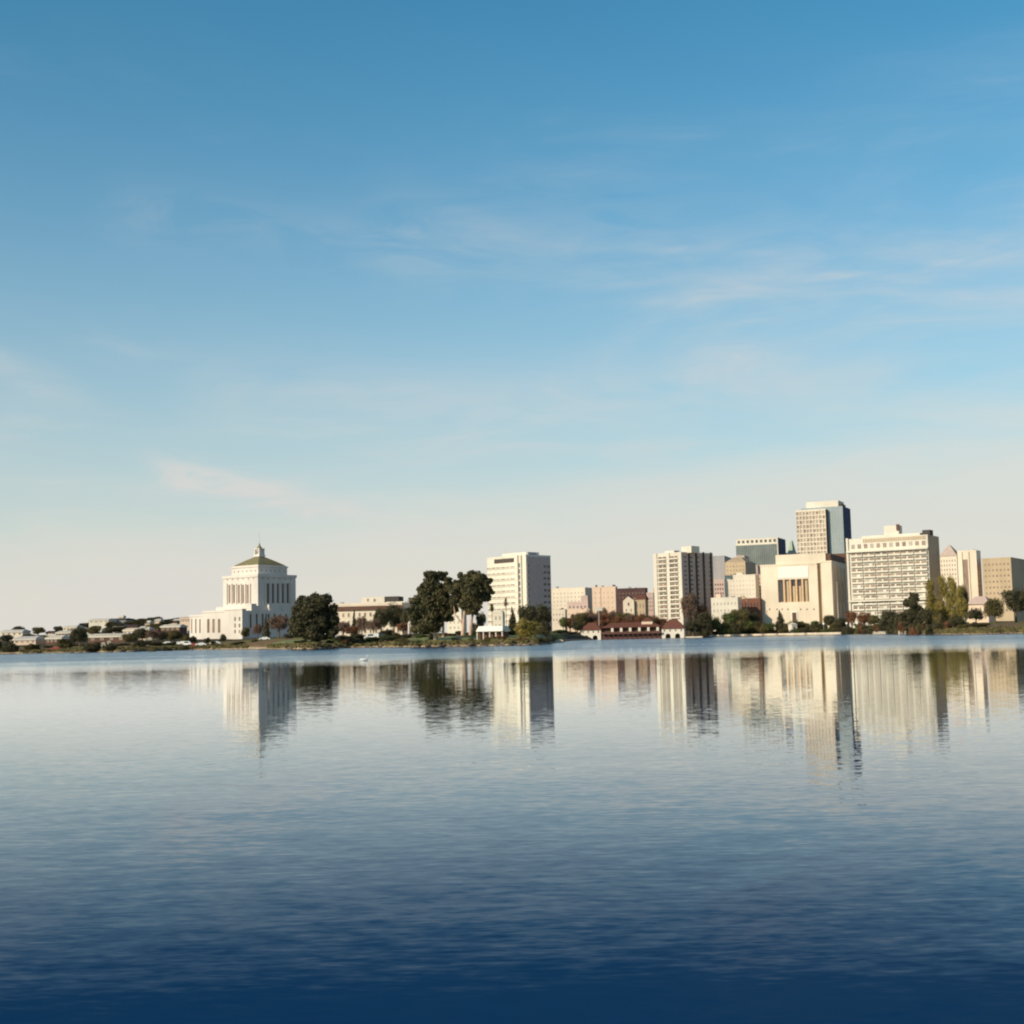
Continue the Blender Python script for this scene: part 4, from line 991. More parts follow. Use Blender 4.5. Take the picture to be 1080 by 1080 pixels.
# --- far left shore and hillside
for a in [
 ('round', 'l_dark', 84, 660, 20, 560, "dark tree low on the far left shore in front of pale flat roofs"),
 ('bush', 'l_olive', 70, 672, 20, 560, "olive shrub at the water left of the darkest far left tree"),
 ('bush', 'l_dark', 97, 676, 22, 510, "dark shoreline shrub below the long white shed"),
 ('bush', 'l_dark', 118, 678, 16, 500, "low dark shrub right of the small white kiosk on the left shore"),
 ('round', 'l_olive', 136, 668, 16, 580, "small olive tree right of the long white shed"),
 ('round', 'l_dark', 150, 662, 18, 620, "dark tree under the hill midway between left edge and courthouse"),
 ('bush', 'l_dark', 148, 674, 14, 520, "dark bush at the foot of the midway dark tree"),
 ('bare', 'l_twig', 162, 664, 20, 600, "brown leafless tree left of the courthouse lawn"),
 ('round', 'l_dark', 171, 665, 15, 620, "small dark tree right of the brown leafless tree on the left shore"),
 ('round', 'l_olive', 183, 664, 18, 640, "olive tree in front of the brown walled shed"),
 ('bush', 'l_olive', 196, 668, 12, 640, "olive bush at the left foot of the courthouse wing"),
 ('bush', 'l_dark', 204, 670, 10, 650, "round dark bush before the lowest courthouse wing"),
 ('bush', 'l_dark', 218, 672, 8, 600, "small dark bush before the three dark courthouse windows"),
 ('bush', 'l_dark', 235, 667.5, 9, 640, "dark bush beside the courthouse entrance block"),
 ('bush', 'l_olive', 226, 675, 12, 560, "low olive bush by the white cars below the courthouse"),
 ('bush', 'l_dark', 250, 676.5, 18, 520, "wide dark hedge bush on the bank under the courthouse entrance"),
 ('round', 'l_olive', 259, 661, 10, 660, "small olive tree touching the courthouse entrance corner"),
 ('conifer', 'l_dark', 281, 648, 10, 620, "narrow dark conifer against the shaded courthouse wing"),
 ('bare', 'l_twig', 272, 658, 14, 640, "small leafless tree left of the narrow dark conifer"),
 ('bare', 'l_twig', 294, 648, 26, 560, "brown bare tree between conifer and big round tree"),
 ('bush', 'l_dark', 305, 668, 14, 520, "dark shrub beneath the brown bare tree"),
 ('bush', 'l_green', 268, 676, 10, 520, "green shrub on the lawn below the courthouse conifer"),
 ]: T(*a)
for i, (px, yt, w, D) in enumerate([(100, 660, 14, 900), (112, 663, 12, 860), (124, 657, 16, 1150), (138, 655, 18, 1250), (150, 652, 16, 1400), (160, 653, 16, 1420), (167, 650, 12, 1430), (176, 653, 15, 1400), (186, 651.5, 14, 1380), (194, 654, 12, 1300), (145, 658, 16, 1100), (158, 659, 16, 1080), (166, 657, 14, 1050), (62, 660, 10, 1250), (76, 663, 12, 1050), (40, 661, 14, 1200), (20, 660, 14, 1200), (30, 668, 16, 800), (48, 670, 14, 760), (8, 669, 16, 780), (88, 663, 10, 1000)]):
    T('round', 'l_dark' if i % 3 else 'l_olive', px, yt, w, D, "small tree or bush among the houses on the hillside left of the courthouse", "trees on the left hillside")
for i, (px, yt, w, D) in enumerate([(10, 676, 22, 560), (35, 678, 20, 560), (-8, 676, 22, 570), (160, 680, 14, 470), (176, 680.5, 14, 510), (192, 680, 14, 540)]):
    T('bush', 'l_olive' if i % 2 else 'l_dark', px, yt, w, D, "low scrubby bush right at the water along the left shore", "bushes on the left bank")
for a in [
 # --- between round tree and eucalyptus
 ('bare', 'l_twig', 362, 655, 20, 470, "leafless brown tree right beside the big round dark tree"),
 ('conifer', 'l_dark', 374, 644, 10, 500, "pointed dark tree before the long cream building"),
 ('bare', 'l_twig', 382, 650, 18, 480, "leafless tree in the middle of the long cream building"),
 ('bare', 'l_rust', 371, 660, 18, 450, "rusty low tree under the pointed dark tree"),
 ('round', 'l_dark', 402, 640, 18, 490, "dark tree at the right end of the cream building with white rooftop block"),
 ('round', 'l_dark', 416, 635, 22, 500, "broad dark tree below the dark rooftop plant room"),
 ('bare', 'l_twig', 394, 652, 18, 460, "brown leafless tree above the white van"),
 ('round', 'l_dark', 428, 640, 14, 480, "dark tree touching the left eucalyptus crown"),
 ('bare', 'l_rust', 440, 655, 16, 430, "rusty red tree right of the pale post under the left eucalyptus"),
 ('bare', 'l_rust', 425, 656, 16, 440, "rusty red tree left of the pale post"),
 ('bush', 'l_dark', 362, 669, 28, 430, "long dark hedge bush right of the big round tree"),
 ('bush', 'l_dark', 382, 668, 22, 440, "dark hedge bush below the leafless trees by the white van"),
 ('bush', 'l_dark', 408, 663, 24, 440, "dark bush under the dark tree by the cream building"),
 ('bush', 'l_olive', 394, 671, 18, 420, "olive shrub on the bank below the white van"),
 ('bush', 'l_green', 410, 669, 20, 405, "green shrub mound left of the lawn"),
 ('bush', 'l_olive', 419, 666, 12, 410, "olive shrub at the left end of the bright lawn"),
 ('bush', 'l_dark', 429, 668, 14, 410, "dark shrub under the rusty trees at the lawn"),
 ('bush', 'l_green', 444, 668, 16, 395, "green bush beneath the left eucalyptus"),
 ('bush', 'l_dark', 457, 667, 10, 390, "dark bush at the trunk of the left eucalyptus"),
 ('bush', 'l_olive', 443, 678, 9, 352, "small round olive bush at the waterline below the left eucalyptus"),
 ('bush', 'l_dark', 485, 665, 12, 400, "dark bush between the two eucalyptus trunks"),
 ('bush', 'l_dark', 478, 668, 9, 392, "low dark bush right of the pale eucalyptus trunk"),
 ('bush', 'l_olive', 497, 675, 8, 350, "small olive bush on the grass below the right eucalyptus"),
 ('round', 'l_olive', 508, 645, 12, 480, "olive tree between right eucalyptus and office block"),
 ('bush', 'l_dark', 503, 655, 12, 460, "dark bush left of the white roofed pavilion"),
 # --- palms and trees under the office block
 ('palm', 'l_olive', 519.5, 637.5, 9, 400, "shorter palm tree in front of the white office block"),
 ('palm', 'l_rust', 534.5, 631.5, 8, 405, "taller brown headed palm tree before the office block"),
 ('conifer', 'l_dark', 541, 641, 13, 440, "dark upright tree right of the taller palm"),
 ('round', 'l_dark', 558, 637, 22, 430, "large dark round tree covering the foot of the office block"),
 ('round', 'l_dark', 571, 636, 22, 440, "dark tree below the shade-tinted side of the office block"),
 ('bush', 'l_dark', 574, 652, 18, 410, "dark low bush right of the yellow green willow bush"),
 ('bush', 'l_yellow', 557, 650.5, 31, 352, "large yellow green willow bush at the tip of the park"),
 ('bush', 'l_olive', 541, 662, 14, 380, "olive shrub left of the yellow green willow bush"),
 ('bush', 'l_olive', 518, 671, 22, 350, "low rusty olive shrub on the bank below the palms"),
 ('bush', 'l_rust', 530, 670, 14, 345, "russet shrub on the bank below the taller palm"),
 ('bush', 'l_green', 508, 670, 10, 360, "green shrub at the left of the park pavilion"),
 ('bush', 'l_olive', 566, 672, 14, 335, "olive shrub at the very tip of the park"),
 ('bush', 'l_rust', 552, 674, 14, 330, "russet shrub at the waterline below the willow bush"),
 ('bush', 'l_green', 590, 664, 22, 700, "long green hedge bush between willow bush and boathouse"),
 ('bush', 'l_dark', 600, 666, 18, 780, "dark hedge bush just left of the boathouse"),
 ('round', 'l_green', 594.5, 650, 8, 850, "small green tree in front of the peach building"),
 ('round', 'l_dark', 609, 655, 14, 880, "dark tree beside the left boathouse pavilion"),
 ]: T(*a)
hr = random.Random(21)
for i in range(22):
    px = 598 + i * 4.7 + hr.uniform(-2, 2)
    T(('bare', 'round', 'bare')[i % 3], ('l_rust', 'l_rust', 'l_twig', 'l_olive')[i % 4], px, hr.uniform(645, 654), hr.uniform(12, 19), hr.uniform(885, 940), "small winter tree in the dense row behind the boathouse roofs", "trees behind the boathouse")
for i in range(16):
    px = 752 + i * 7.6 + hr.uniform(-3, 3)
    T(('round', 'bush')[i % 2], ('l_dark', 'l_olive', 'l_green')[i % 3], px, hr.uniform(651, 658) - max(0, px - 800) * .015, hr.uniform(10, 17), hr.uniform(898, 915) if px < 805 or px > 866 else 902, "small rounded tree or shrub in the strip between sea wall and buildings", "greenery between sea wall and buildings")
for i in range(30):
    px = 876 + i * 5.6 + hr.uniform(-2, 2); D = shore((px - 540) / F) + hr.uniform(10, 55)
    T(('bush', 'bush', 'bare')[i % 3], ('l_dark', 'l_olive', 'l_rust', 'l_dark')[i % 4], px, horiz(px) - hr.uniform(4, 12), hr.uniform(11, 18), D, "shrub in the ragged thicket below the hotel and the right hand towers", "thicket along the right shore")
for i in range(16):
    px = 350 + i * 13.5 + hr.uniform(-3, 3); D = shore((px - 540) / F) + hr.uniform(6, 70)
    T('bush', ('l_olive', 'l_rust', 'l_dark', 'l_green')[i % 4], px, horiz(px) + hr.uniform(-5, 0), hr.uniform(9, 17), D, "low ragged shrub scattered over the park point", "shrubs on the park point")
for i in range(44):
    px = 64 + (i * 3.05) + hr.uniform(-3, 3); D = hr.choice((820, 980, 1180, 1350, 1450)); t_ = (px - 540) / F
    y0_ = 540 + 134 - (zg(t_ * D, D) - H0) / D * F + (540 - px) * math.tan(ROLL)
    T('round' if i % 4 else 'bush', ('l_dark', 'l_dark', 'l_olive')[i % 3], px, y0_ - hr.uniform(5, 9), hr.uniform(10, 19), D, "small tree or bush among the houses on the hillside left of the courthouse", "trees on the left hillside")
for i in range(26):
    px = 50 + i * 9.5 + hr.uniform(-3, 3) if i < 18 else 318 + (i - 18) * 15; D = shore((px - 540) / F) + hr.uniform(14, 70)
    T('bush', ('l_dark', 'l_olive', 'l_dark')[i % 3], px, horiz(px) - hr.uniform(1.5, 6), hr.uniform(12, 22), D, "low bush in the unbroken scrub along the left half of the shore", "scrub along the left shore")
for i, (px, yt, w, D, k, mt) in enumerate([(622, 642, 16, 930, 'bare', 'l_twig'), (636, 641, 18, 940, 'bare', 'l_twig'), (648, 643, 16, 930, 'bare', 'l_twig'), (656, 645, 18, 920, 'round', 'l_olive'), (668, 648, 18, 910, 'bare', 'l_rust'), (645, 652, 16, 890, 'round', 'l_rust'), (632, 653, 16, 890, 'round', 'l_rust'), (662, 652, 16, 890, 'round', 'l_rust'), (676, 647, 14, 900, 'bare', 'l_rust'), (690, 648, 16, 905, 'bare', 'l_rust'), (618, 651, 14, 900, 'round', 'l_dark')]):
    T(k, mt, px, yt, w, D, "small winter tree in the dense row behind the boathouse roofs", "trees behind the boathouse")
for a in [
 ('bare', 'l_twig', 727, 624, 22, 900, "tall brown bare tree against the dark side of the balcony tower"),
 ('bare', 'l_rust', 741, 636, 18, 905, "lower rusty bare tree at the right foot of the balcony tower"),
 ('round', 'l_dark', 731, 653, 18, 880, "dark tree just right of the boathouse end"),
 ('round', 'l_dark', 744, 645, 22, 890, "dark green tree at the base of the balcony tower"),
 ('bush', 'l_dark', 743, 661, 14, 880, "dark overhanging bush at the sea wall below the balcony tower"),
 ('round', 'l_green', 756, 650, 12, 900, "green tree before the low white building"),
 ('round', 'l_green', 771, 645, 18, 915, "green tree left of the brick hall"),
 ('round', 'l_olive', 783, 641, 20, 920, "olive tree in front of the brick hall"),
 ('round', 'l_dark', 796, 645, 16, 925, "dark tree between brick hall and temple"),
 ('bush', 'l_green', 765, 660, 20, 900, "green lawn shrub beside the white car by the sea wall"),
 ('bush', 'l_green', 780, 659, 18, 905, "green shrub under the olive tree by the sea wall"),
 ('bush', 'l_olive', 797, 659, 18, 910, "olive shrub below the left corner of the temple"),
 ('conifer', 'l_dark', 823.5, 644.5, 16, 905, "dark cone shaped tree in front of the temple"),
 ('bush', 'l_olive', 812, 662, 14, 905, "olive shrub left of the cone shaped tree"),
 ('bush', 'l_dark', 847, 656.5, 16, 905, "clipped dark hedge right of the white kiosk"),
 ('bush', 'l_dark', 860, 657.5, 14, 890, "clipped dark hedge under the temple's recessed strip"),
 ('round', 'l_dark', 876, 648, 14, 880, "dark tree at the shaded temple corner"),
 ('round', 'l_dark', 887, 651, 16, 870, "dark tree between temple and balcony hotel"),
 ('bare', 'l_rust', 899, 643, 14, 850, "rusty tree at the left foot of the balcony hotel"),
 ('bare', 'l_rust', 912, 645, 20, 840, "rusty red tree in front of the hotel's left bays"),
 ('round', 'l_olive', 922, 648, 14, 830, "olive tree right of the rusty red tree"),
 ('bush', 'l_dark', 893, 659, 18, 830, "dark green bush around the middle globe lamp"),
 ('bush', 'l_green', 909, 658, 16, 800, "green bush right of the three globe lamps"),
 ('bush', 'l_olive', 921, 659, 14, 760, "olive bush on the bank before the hotel"),
 ('round', 'l_dark', 937, 641.5, 20, 640, "dark round tree low in front of the hotel"),
 ('round', 'l_dark', 950, 645, 16, 600, "dark tree left of the tall dark pine"),
  ('bush', 'l_dark', 964, 647, 18, 500, "dark bush around the foot of the tall pine"),
 ('round', 'l_dark', 977, 641, 18, 480, "dark tree right of the tall pine at the bank"),
 ('poplar', 'l_yellow', 983, 614, 24, 500, "leftmost yellow green poplar right of the tall pine"),
 ('poplar', 'l_yellow', 996, 607.5, 26, 510, "tallest yellow green poplar, second from the left"),
 ('poplar', 'l_yellow', 1006, 611, 25, 500, "third poplar, yellow green, under the pointed roof"),
 ('poplar', 'l_yellow', 1015, 620, 23, 490, "fourth yellow green poplar, shorter, at the striped block"),
 ('round', 'l_dark', 1019, 616, 9, 520, "thin dark tree right behind the last yellow green poplar"),
 ('bush', 'l_olive', 990, 645, 14, 450, "olive shrub beneath the poplars"),
 ('bush', 'l_olive', 1008, 646, 18, 440, "wide olive shrub at the foot of the shorter poplars"),
 ('round', 'l_dark', 1030, 641, 18, 450, "dark round tree on the right bank in front of the small house"),
 ('round', 'l_olive', 1050, 630, 24, 460, "olive tree at the right end of the dirt bank"),
 ('round', 'l_dark', 1072, 620, 26, 470, "dark tree farthest right on the bank"),
 ('bush', 'l_rust', 965, 660, 14, 440, "russet shrub at the waterline below the tall pine"),
 ('bush', 'l_dark', 981, 657, 12, 425, "dark shrub overhanging the water on the right bank"),
 ]: T(*a)
for i, px in enumerate(np.arange(758, 930, 11.5)):
    T('bush', ('l_olive', 'l_green', 'l_dark')[i % 3], px + (i * 37 % 5) - 2, horiz(px) - 4.6 - (i * 13 % 5) * .5, 14, shore((px - 540) / F) + 12, "low clipped shrub in the row directly behind the sea wall", "shrubs behind the sea wall")

# ------------------------------------------------------------------ left shore sheds and houses
def shed(name, label, px0, px1, ytop, ybot, D, wall, roof, depth=14, group=None, wins=4):
    x0, x1 = pX(px0, D), pX(px1, D); c = (x0 + x1) / 2; w = (x1 - x0) / 2; g0 = zg(c, D); zt_ = pz((px0 + px1) / 2, ytop, D) - g0
    rr = tag(empty(name, (c, D, g0), R(-6)), label, "building", group)
    MB().box(-w, w, 0, depth, -3, zt_ - 1.2, wall).build("wall", rr)
    m = MB(); m.box(-w - .4, w + .4, -.5, depth + .5, zt_ - 2.1, zt_ - 1.19, roof); m.frustum(-w - .5, w + .5, -.6, depth + .6, zt_ - 1.19, -w + .5, w - .5, depth * .42, depth * .58, zt_, roof); m.build("roof", rr)
    hh = min(1.4, max(.8, (zt_ - 1.2) * .3))
    wmesh = window_mesh(min(1.6, w / wins), hh, "shade", "white", 'L')
    for i in range(wins):
        o = link("window", wmesh, rr); o.location = (-w + 2 * w * (i + .5) / wins, 0, zt_ - 2.2 - hh * .6)
    return rr
for a in [
 ("flat_roofed_block", "larger white flat block standing highest on the left skyline", 93, 114.5, 652.3, 662, 1300, "white", "white", 20),
 ("slate_block", "slate blue low block right beside the white skyline block", 114.8, 133, 652.0, 659, 1320, "grey", "darkgrey", 20),
 ("small_cupola_house", "tiny white cupola house poking above the slate blue block", 125, 130, 648.8, 659, 1345, "white", "white", 6),
 ("warehouse", "pale shed roof at the extreme left skyline", 66, 81, 659.6, 664, 1150, "cream", "white", 16),
 ("warehouse", "pale shed left of the far left dark tree, second row up", 58.5, 75, 665, 669, 900, "brown", "white", 14),
 ("warehouse", "cream shed at the photo's left margin just above the bank", 48, 65, 670, 675, 700, "brown", "white", 12),
 ("warehouse", "narrow white shed right below the white skyline block", 94, 107, 663.8, 668, 950, "brown", "white", 10),
 ("warehouse", "white shed under the slate blue block", 117, 129.5, 660.4, 665, 1050, "spandrel", "white", 10),
 ("long_shed", "longest white roofed shed on the left shore", 92, 133, 668.0, 680, 700, "brown", "white", 16),
 ("cream_house", "cream house right of the longest shed, half up the slope", 129.5, 147, 662.3, 668, 860, "cream", "cream", 12),
 ("white_gable_house", "tiny white house at the right end of the shed rows", 153, 157, 661, 668, 850, "white", "white", 8),
 ("long_shed", "brown walled shed with white roof left of the courthouse", 169, 190, 658.5, 668, 900, "brown", "white", 14),
 ("pink_corner_house", "small pinkish block touching the courthouse's left wing", 189.5, 200, 650.3, 664, 1000, "peach", "peach", 14),
 ("warehouse", "pale shed beyond the left end of the shore, lower one", 14, 38, 671, 676, 700, "peach", "roofgrey", 12),
 ("warehouse", "pale shed beyond the left end of the shore, upper one", 0, 24, 664, 670, 950, "cream", "roofgrey", 12),
]: shed(*a)

hh_ = random.Random(5)
for i in range(26):
    px = hh_.uniform(50, 192); D = hh_.choice((800, 930, 1060, 1200, 1320)); t_ = (px - 540) / F
    y0_ = horiz(px) - (zg(t_ * D, D) - H0) / D * F; w_ = hh_.uniform(3, 7)
    shed("hillside_house", "tiny pale house among the trees on the slope left of the courthouse", px - w_, px + w_, y0_ - hh_.uniform(4, 6.5), y0_, D, hh_.choice(("cream", "white", "peach", "tan")), hh_.choice(("roofgrey", "white", "tile", "dtile")), 10, "houses on the left slope", 3)
# kiosk-like things on the left bank
def kiosk(px, ytop, D, w, label, mat="white"):
    x = pX(px, D); g0 = zg(x, D); h = max(pz(px, ytop, D) - g0, 1.2)
    rr = tag(empty("kiosk", (x, D, g0), R(20)), label, "kiosk")
    MB().box(-w/2, w/2, -w/2, w/2, -.4, h * .82, mat).build("wall", rr)
    MB().frustum(-w*.62, w*.62, -w*.62, w*.62, h * .821, -w*.1, w*.1, -w*.1, w*.1, h, mat).build("roof", rr)
    MB().box(-w*.2, w*.2, -w/2 - .05, -w/2 - .001, .05, h * .6, "shade").build("door", rr)
kiosk(108.8, 677.5, 520, 1.5, "small white kiosk on the left bank")
kiosk(115, 675.8, 560, 1.2, "tiny white hut right of the small white kiosk on the left bank")
kiosk(836.3, 656.8, 895, 4.2, "white cube kiosk in front of the temple entrance")
kiosk(432.3, 655, 432, 0.9, "pale narrow post hut between the two rusty red trees", "bone")

# ------------------------------------------------------------------ cars
def make_car(paint, van=False):
    bd = MB(); bd.smooth = False
    prof = [(-2.15, .35), (-2.2, .75), (-1.9, .92), (-1.15, 1.0), (-.55, 1.42), (.85, 1.45), (1.6, .98), (2.15, .9), (2.2, .4)] if not van else [(-2.3, .35), (-2.35, 1.0), (-1.9, 1.15), (-1.35, 1.95), (2.25, 2.0), (2.35, 1.2), (2.35, .4)]
    hw = .85; vs = []
    for sy in (-1, 1):
        for x, z in prof: vs.append((x, sy * (hw if z < 1.1 else hw * .86), z))
    n = len(prof); fs = [tuple(range(n - 1, -1, -1)), tuple(range(n, 2 * n))] + [(i, (i + 1) % n, n + (i + 1) % n, n + i) for i in range(n)]
    fs[0] = tuple(range(n)); fs[1] = tuple(range(2*n - 1, n - 1, -1))
    bd.add(vs, fs, paint); body = bd.mesh("body")
    gl = MB()
    for sy in (-1, 1):
        y = sy * (hw * .9 + .02)
        if van: q = [(-1.25, 1.2), (-.95, 1.75), (.6, 1.78), (.6, 1.2)]
        else: q = [(-.98, 1.02), (-.5, 1.34), (.8, 1.36), (1.32, 1.02)]
        gl.add([(x, y, z) for x, z in q] + [(x, y - sy * .06, z) for x, z in q], [(0, 1, 2, 3), (7, 6, 5, 4), (0, 4, 5, 1), (1, 5, 6, 2), (2, 6, 7, 3), (3, 7, 4, 0)], "glass")
    glm = gl.mesh("side_window")
    wh = MB(); vs = []; n = 14
    for y in (-.1, .1):
        for i in range(n): a = 2 * math.pi * i / n; vs.append((.33 * math.cos(a), y, .33 * math.sin(a)))
    wh.add(vs, [tuple(range(n)), tuple(range(2*n - 1, n - 1, -1))] + [(i, n + i, n + (i + 1) % n, (i + 1) % n) for i in range(n)], "rubber")
    whm = wh.mesh("wheel")
    hl = MB().box(-.04, .04, -.15, .15, -.08, .08, "globe").mesh("headlight")
    return body, glm, whm, hl
CARS = {}
def car(paint, px, D, label, rz=0.0, van=False, group="cars parked along the shore road"):
    if (paint, van) not in CARS: CARS[(paint, van)] = make_car(paint, van)
    body, glm, whm, hl = CARS[(paint, van)]
    x = pX(px, D); rr = tag(empty("parked_van" if van else "parked_car", (x, D, zg(x, D)), rz), label, "van" if van else "car", group)
    link("body", body, rr); link("side_window", glm, rr)
    for sx in (-1.35, 1.35):
        for sy in (-.8, .8): o = link("wheel", whm, rr); o.location = (sx, sy, .33)
    for sy in (-.6, .6): o = link("headlight", hl, rr); o.location = (-2.2 if not van else -2.36, sy, .68)
car("carwhite", 176, 575, "white car farthest left in the row below the courthouse", .1)
car("carwhite", 188, 580, "white car second from the left below the courthouse", 0)
car("carwhite", 196.5, 580, "white van parked below the courthouse's lowest wing", 3.1, van=True)
car("carwhite", 212, 570, "white car nearest below the three dark courthouse windows", .05)
car("carwhite", 227, 560, "white car just left of the courthouse entrance bank", .0)
car("carred", 205, 574, "dull red car between white van and white cars below the courthouse", .0)
car("carwhite", 354, 442, "white car directly right of the big round tree", .2)
car("carwhite", 392, 432, "white van before the long cream building", .0, van=True)
car("cardark", 402, 436, "dark car right of the white van", .0)
car("carwhite", 279, 548, "white car under the narrow dark conifer", .1)
car("carwhite", 765, 915, "white car on the lawn behind the sea wall left of the brick hall", .0, van=True)
car("carwhite", 942, 655, "white car under the dark round tree by the hotel", .0)
car("carred", 59, 552, "dull red car at the water by the photo's left margin", .0)
car("carwhite", 925, 700, "white van left of the dark trees by the hotel", .0, van=True)
car("cardark", 955, 560, "dark car left of the tall pine's foot", .0)

# ------------------------------------------------------------------ lamps and poles
def lamp(px, ytop, D, label, globe=True, group=None):
    x = pX(px, D); g0 = zg(x, D); h = pz(px, ytop, D) - g0
    rr = tag(empty("street_lamp" if globe else "flag_mast", (x, D, g0)), label, "street lamp" if globe else "mast", group)
    if globe:
        MB().cyl(0, 0, [(-.3, .22), (.6, .16), (h - .9, .09)], "metal", 8).build("pole", rr)
        m = MB(); m.smooth = True; rad = .75
        m.cyl(0, 0, [(h - .9, .1)] + [(h - .75 + rad - rad * math.cos(a) - .1, max(rad * math.sin(a), .02)) for a in np.linspace(.25, 3.1, 9)], "globe", 12); m.build("globe", rr)
    else:
        MB().cyl(0, 0, [(-.3, .32), (h * .5, .24), (h, .14)], "metal", 8).build("pole", rr)
        m = MB(); m.smooth = True; m.cyl(0, 0, [(h, .1), (h + .2, .3), (h + .5, .3), (h + .7, .05)], "metal", 8); m.build("finial", rr)
lamp(869, 657.8, 865, "globe lamp standing at the temple's right corner", group="globe lamps by the sea wall")
lamp(893.3, 657.3, 845, "middle globe lamp between temple and hotel", group="globe lamps by the sea wall")
lamp(904.5, 657.2, 825, "rightmost of the three globe lamps, before the rusty tree", group="globe lamps by the sea wall")
lamp(884.8, 615, 880, "tall thin mast before the shaded temple side", globe=False)
lamp(788.5, 631, 935, "tall thin mast in front of the brick hall", globe=False)

# ------------------------------------------------------------------ bird on the lake
bp = at(384, 697.3, 1.0); d = ray(384, 697.3); t = -H0 / d.z; P = Vector((d.x * t, d.y * t, 0))
br = tag(empty("swimming_goose", (P.x, P.y, 0), R(20)), "white waterbird floating alone on the lake before the cream building", "bird")
m = MB(); m.smooth = True
m.tube([(-.42, 0, .16), (-.34, 0, .13), (-.15, 0, .10), (.08, 0, .10), (.22, 0, .14), (.28, 0, .26), (.29, 0, .40), (.33, 0, .47), (.40, 0, .46), (.44, 0, .45)],
       [.01, .07, .15, .16, .11, .055, .042, .055, .04, .015], "feather", 12); m.build("body", br)
MB().tube([(.43, 0, .455), (.53, 0, .43)], [.025, .008], "beak", 6).build("bill", br)

# rough bank grass: uncountable tufts along the water's edge, one object
gr = random.Random(9); V = []; Fc = []
for i in range(9000):
    px = gr.choice((gr.uniform(20, 260), gr.uniform(280, 585), gr.uniform(945, 1075))); t = (px - 540) / F
    y = shore(t) + abs(gr.gauss(0, 1)) * 7 + 1.2; x = t * y; z = zg(x, y); h_ = gr.uniform(.25, .8); a = gr.uniform(0, 3.14); k = len(V)
    dx, dy = .28 * math.cos(a), .28 * math.sin(a)
    V += [(x - dx, y - dy, z - .05), (x + dx, y + dy, z - .05), (x + dx * 1.5 + gr.uniform(-.2, .2), y + dy, z + h_), (x - dx * .6, y - dy, z + h_ * gr.uniform(.5, 1))]; Fc.append((k, k + 1, k + 2, k + 3))
m_ = bpy.data.meshes.new("bank_grass"); m_.from_pydata(V, [], Fc); m_.update(); m_.materials.append(MAT["l_olive"])
tag(link("bank_grass", m_), "rough olive grass tufts growing along the shoreline banks", "grass", kind="stuff")

# rocks along the near shores
rgen = random.Random(4)
rk = []
for v in range(3):
    m = MB(); m.smooth = False; ring = []
    n = 7
    m.cyl(0, 0, [(-.4, .5), (0, .62 + .1 * v), (.28, .5), (.42 + .06 * v, .16)], "rock", n)
    m.v = [(x + rgen.uniform(-.12, .12), y + rgen.uniform(-.12, .12), z + rgen.uniform(-.08, .08)) for x, y, z in m.v]
    rk.append(m.mesh("shore_rock"))
pxs = [rgen.uniform(60, 240) for _ in range(26)] + [rgen.uniform(300, 575) for _ in range(60)] + [rgen.uniform(950, 1060) for _ in range(24)]
for i, px in enumerate(pxs):
    t = (px - 540) / F; y = shore(t) + rgen.uniform(-1.2, 1.6)
    o = link("shore_rock", rk[i % 3]); o.location = (t * y, y, zg(t * y, y) + .05); s = rgen.uniform(.5, 1.5); o.scale = (s * 1.4, s, s * .8); o.rotation_euler = (0, 0, rgen.uniform(0, 6))
    tag(o, "small brown rock lying at the waterline of the shore", "rock", "rocks along the waterline")

# ------------------------------------------------------------------ light
SUN_AZ, SUN_EL = math.atan2(-0.78, -0.626), R(24)
sdir = Vector((math.sin(SUN_AZ) * math.cos(SUN_EL), math.cos(SUN_AZ) * math.cos(SUN_EL), math.sin(SUN_EL)))
ld = bpy.data.lights.new("sun", 'SUN'); ld.energy = 4.4; ld.angle = R(0.5); ld.color = (1.0, 0.81, 0.60)
lo = bpy.data.objects.new("sun", ld); COL.objects.link(lo); lo.rotation_euler = sdir.to_track_quat('Z', 'Y').to_euler(); lo.location = (-50, -50, 80)

w = bpy.data.worlds.new("World"); SC.world = w; w.use_nodes = True
N, L = w.node_tree.nodes, w.node_tree.links; bg = N["Background"]
sky = N.new("ShaderNodeTexSky"); sky.sky_type = 'NISHITA'; sky.sun_disc = False
sky.sun_elevation = SUN_EL; sky.sun_rotation = SUN_AZ % (2 * math.pi)
sky.air_density = 1.0; sky.dust_density = 1.0; sky.ozone_density = 1.5; sky.altitude = 0
tc = N.new("ShaderNodeTexCoord"); sx_ = N.new("ShaderNodeSeparateXYZ"); L.new(tc.outputs["Generated"], sx_.inputs[0])
def wm_range(v, a, bb, c=0, d=1, smooth=True):
    m = N.new("ShaderNodeMapRange"); L.new(v, m.inputs["Value"]); m.interpolation_type = 'SMOOTHSTEP' if smooth else 'LINEAR'
    for k, x in zip(("From Min", "From Max", "To Min", "To Max"), (a, bb, c, d)): m.inputs[k].default_value = x
    return m.outputs[0]
def wnoise(scale, rot, sc, det=6, dist=0.5):
    mp = N.new("ShaderNodeMapping"); mp.inputs["Scale"].default_value = sc; mp.inputs["Rotation"].default_value = rot; L.new(tc.outputs["Generated"], mp.inputs[0])
    n = N.new("ShaderNodeTexNoise"); n.inputs["Scale"].default_value = scale; n.inputs["Detail"].default_value = det; n.inputs["Distortion"].default_value = dist
    n.inputs["Roughness"].default_value = 0.55; L.new(mp.outputs[0], n.inputs["Vector"]); return n.outputs["Fac"]
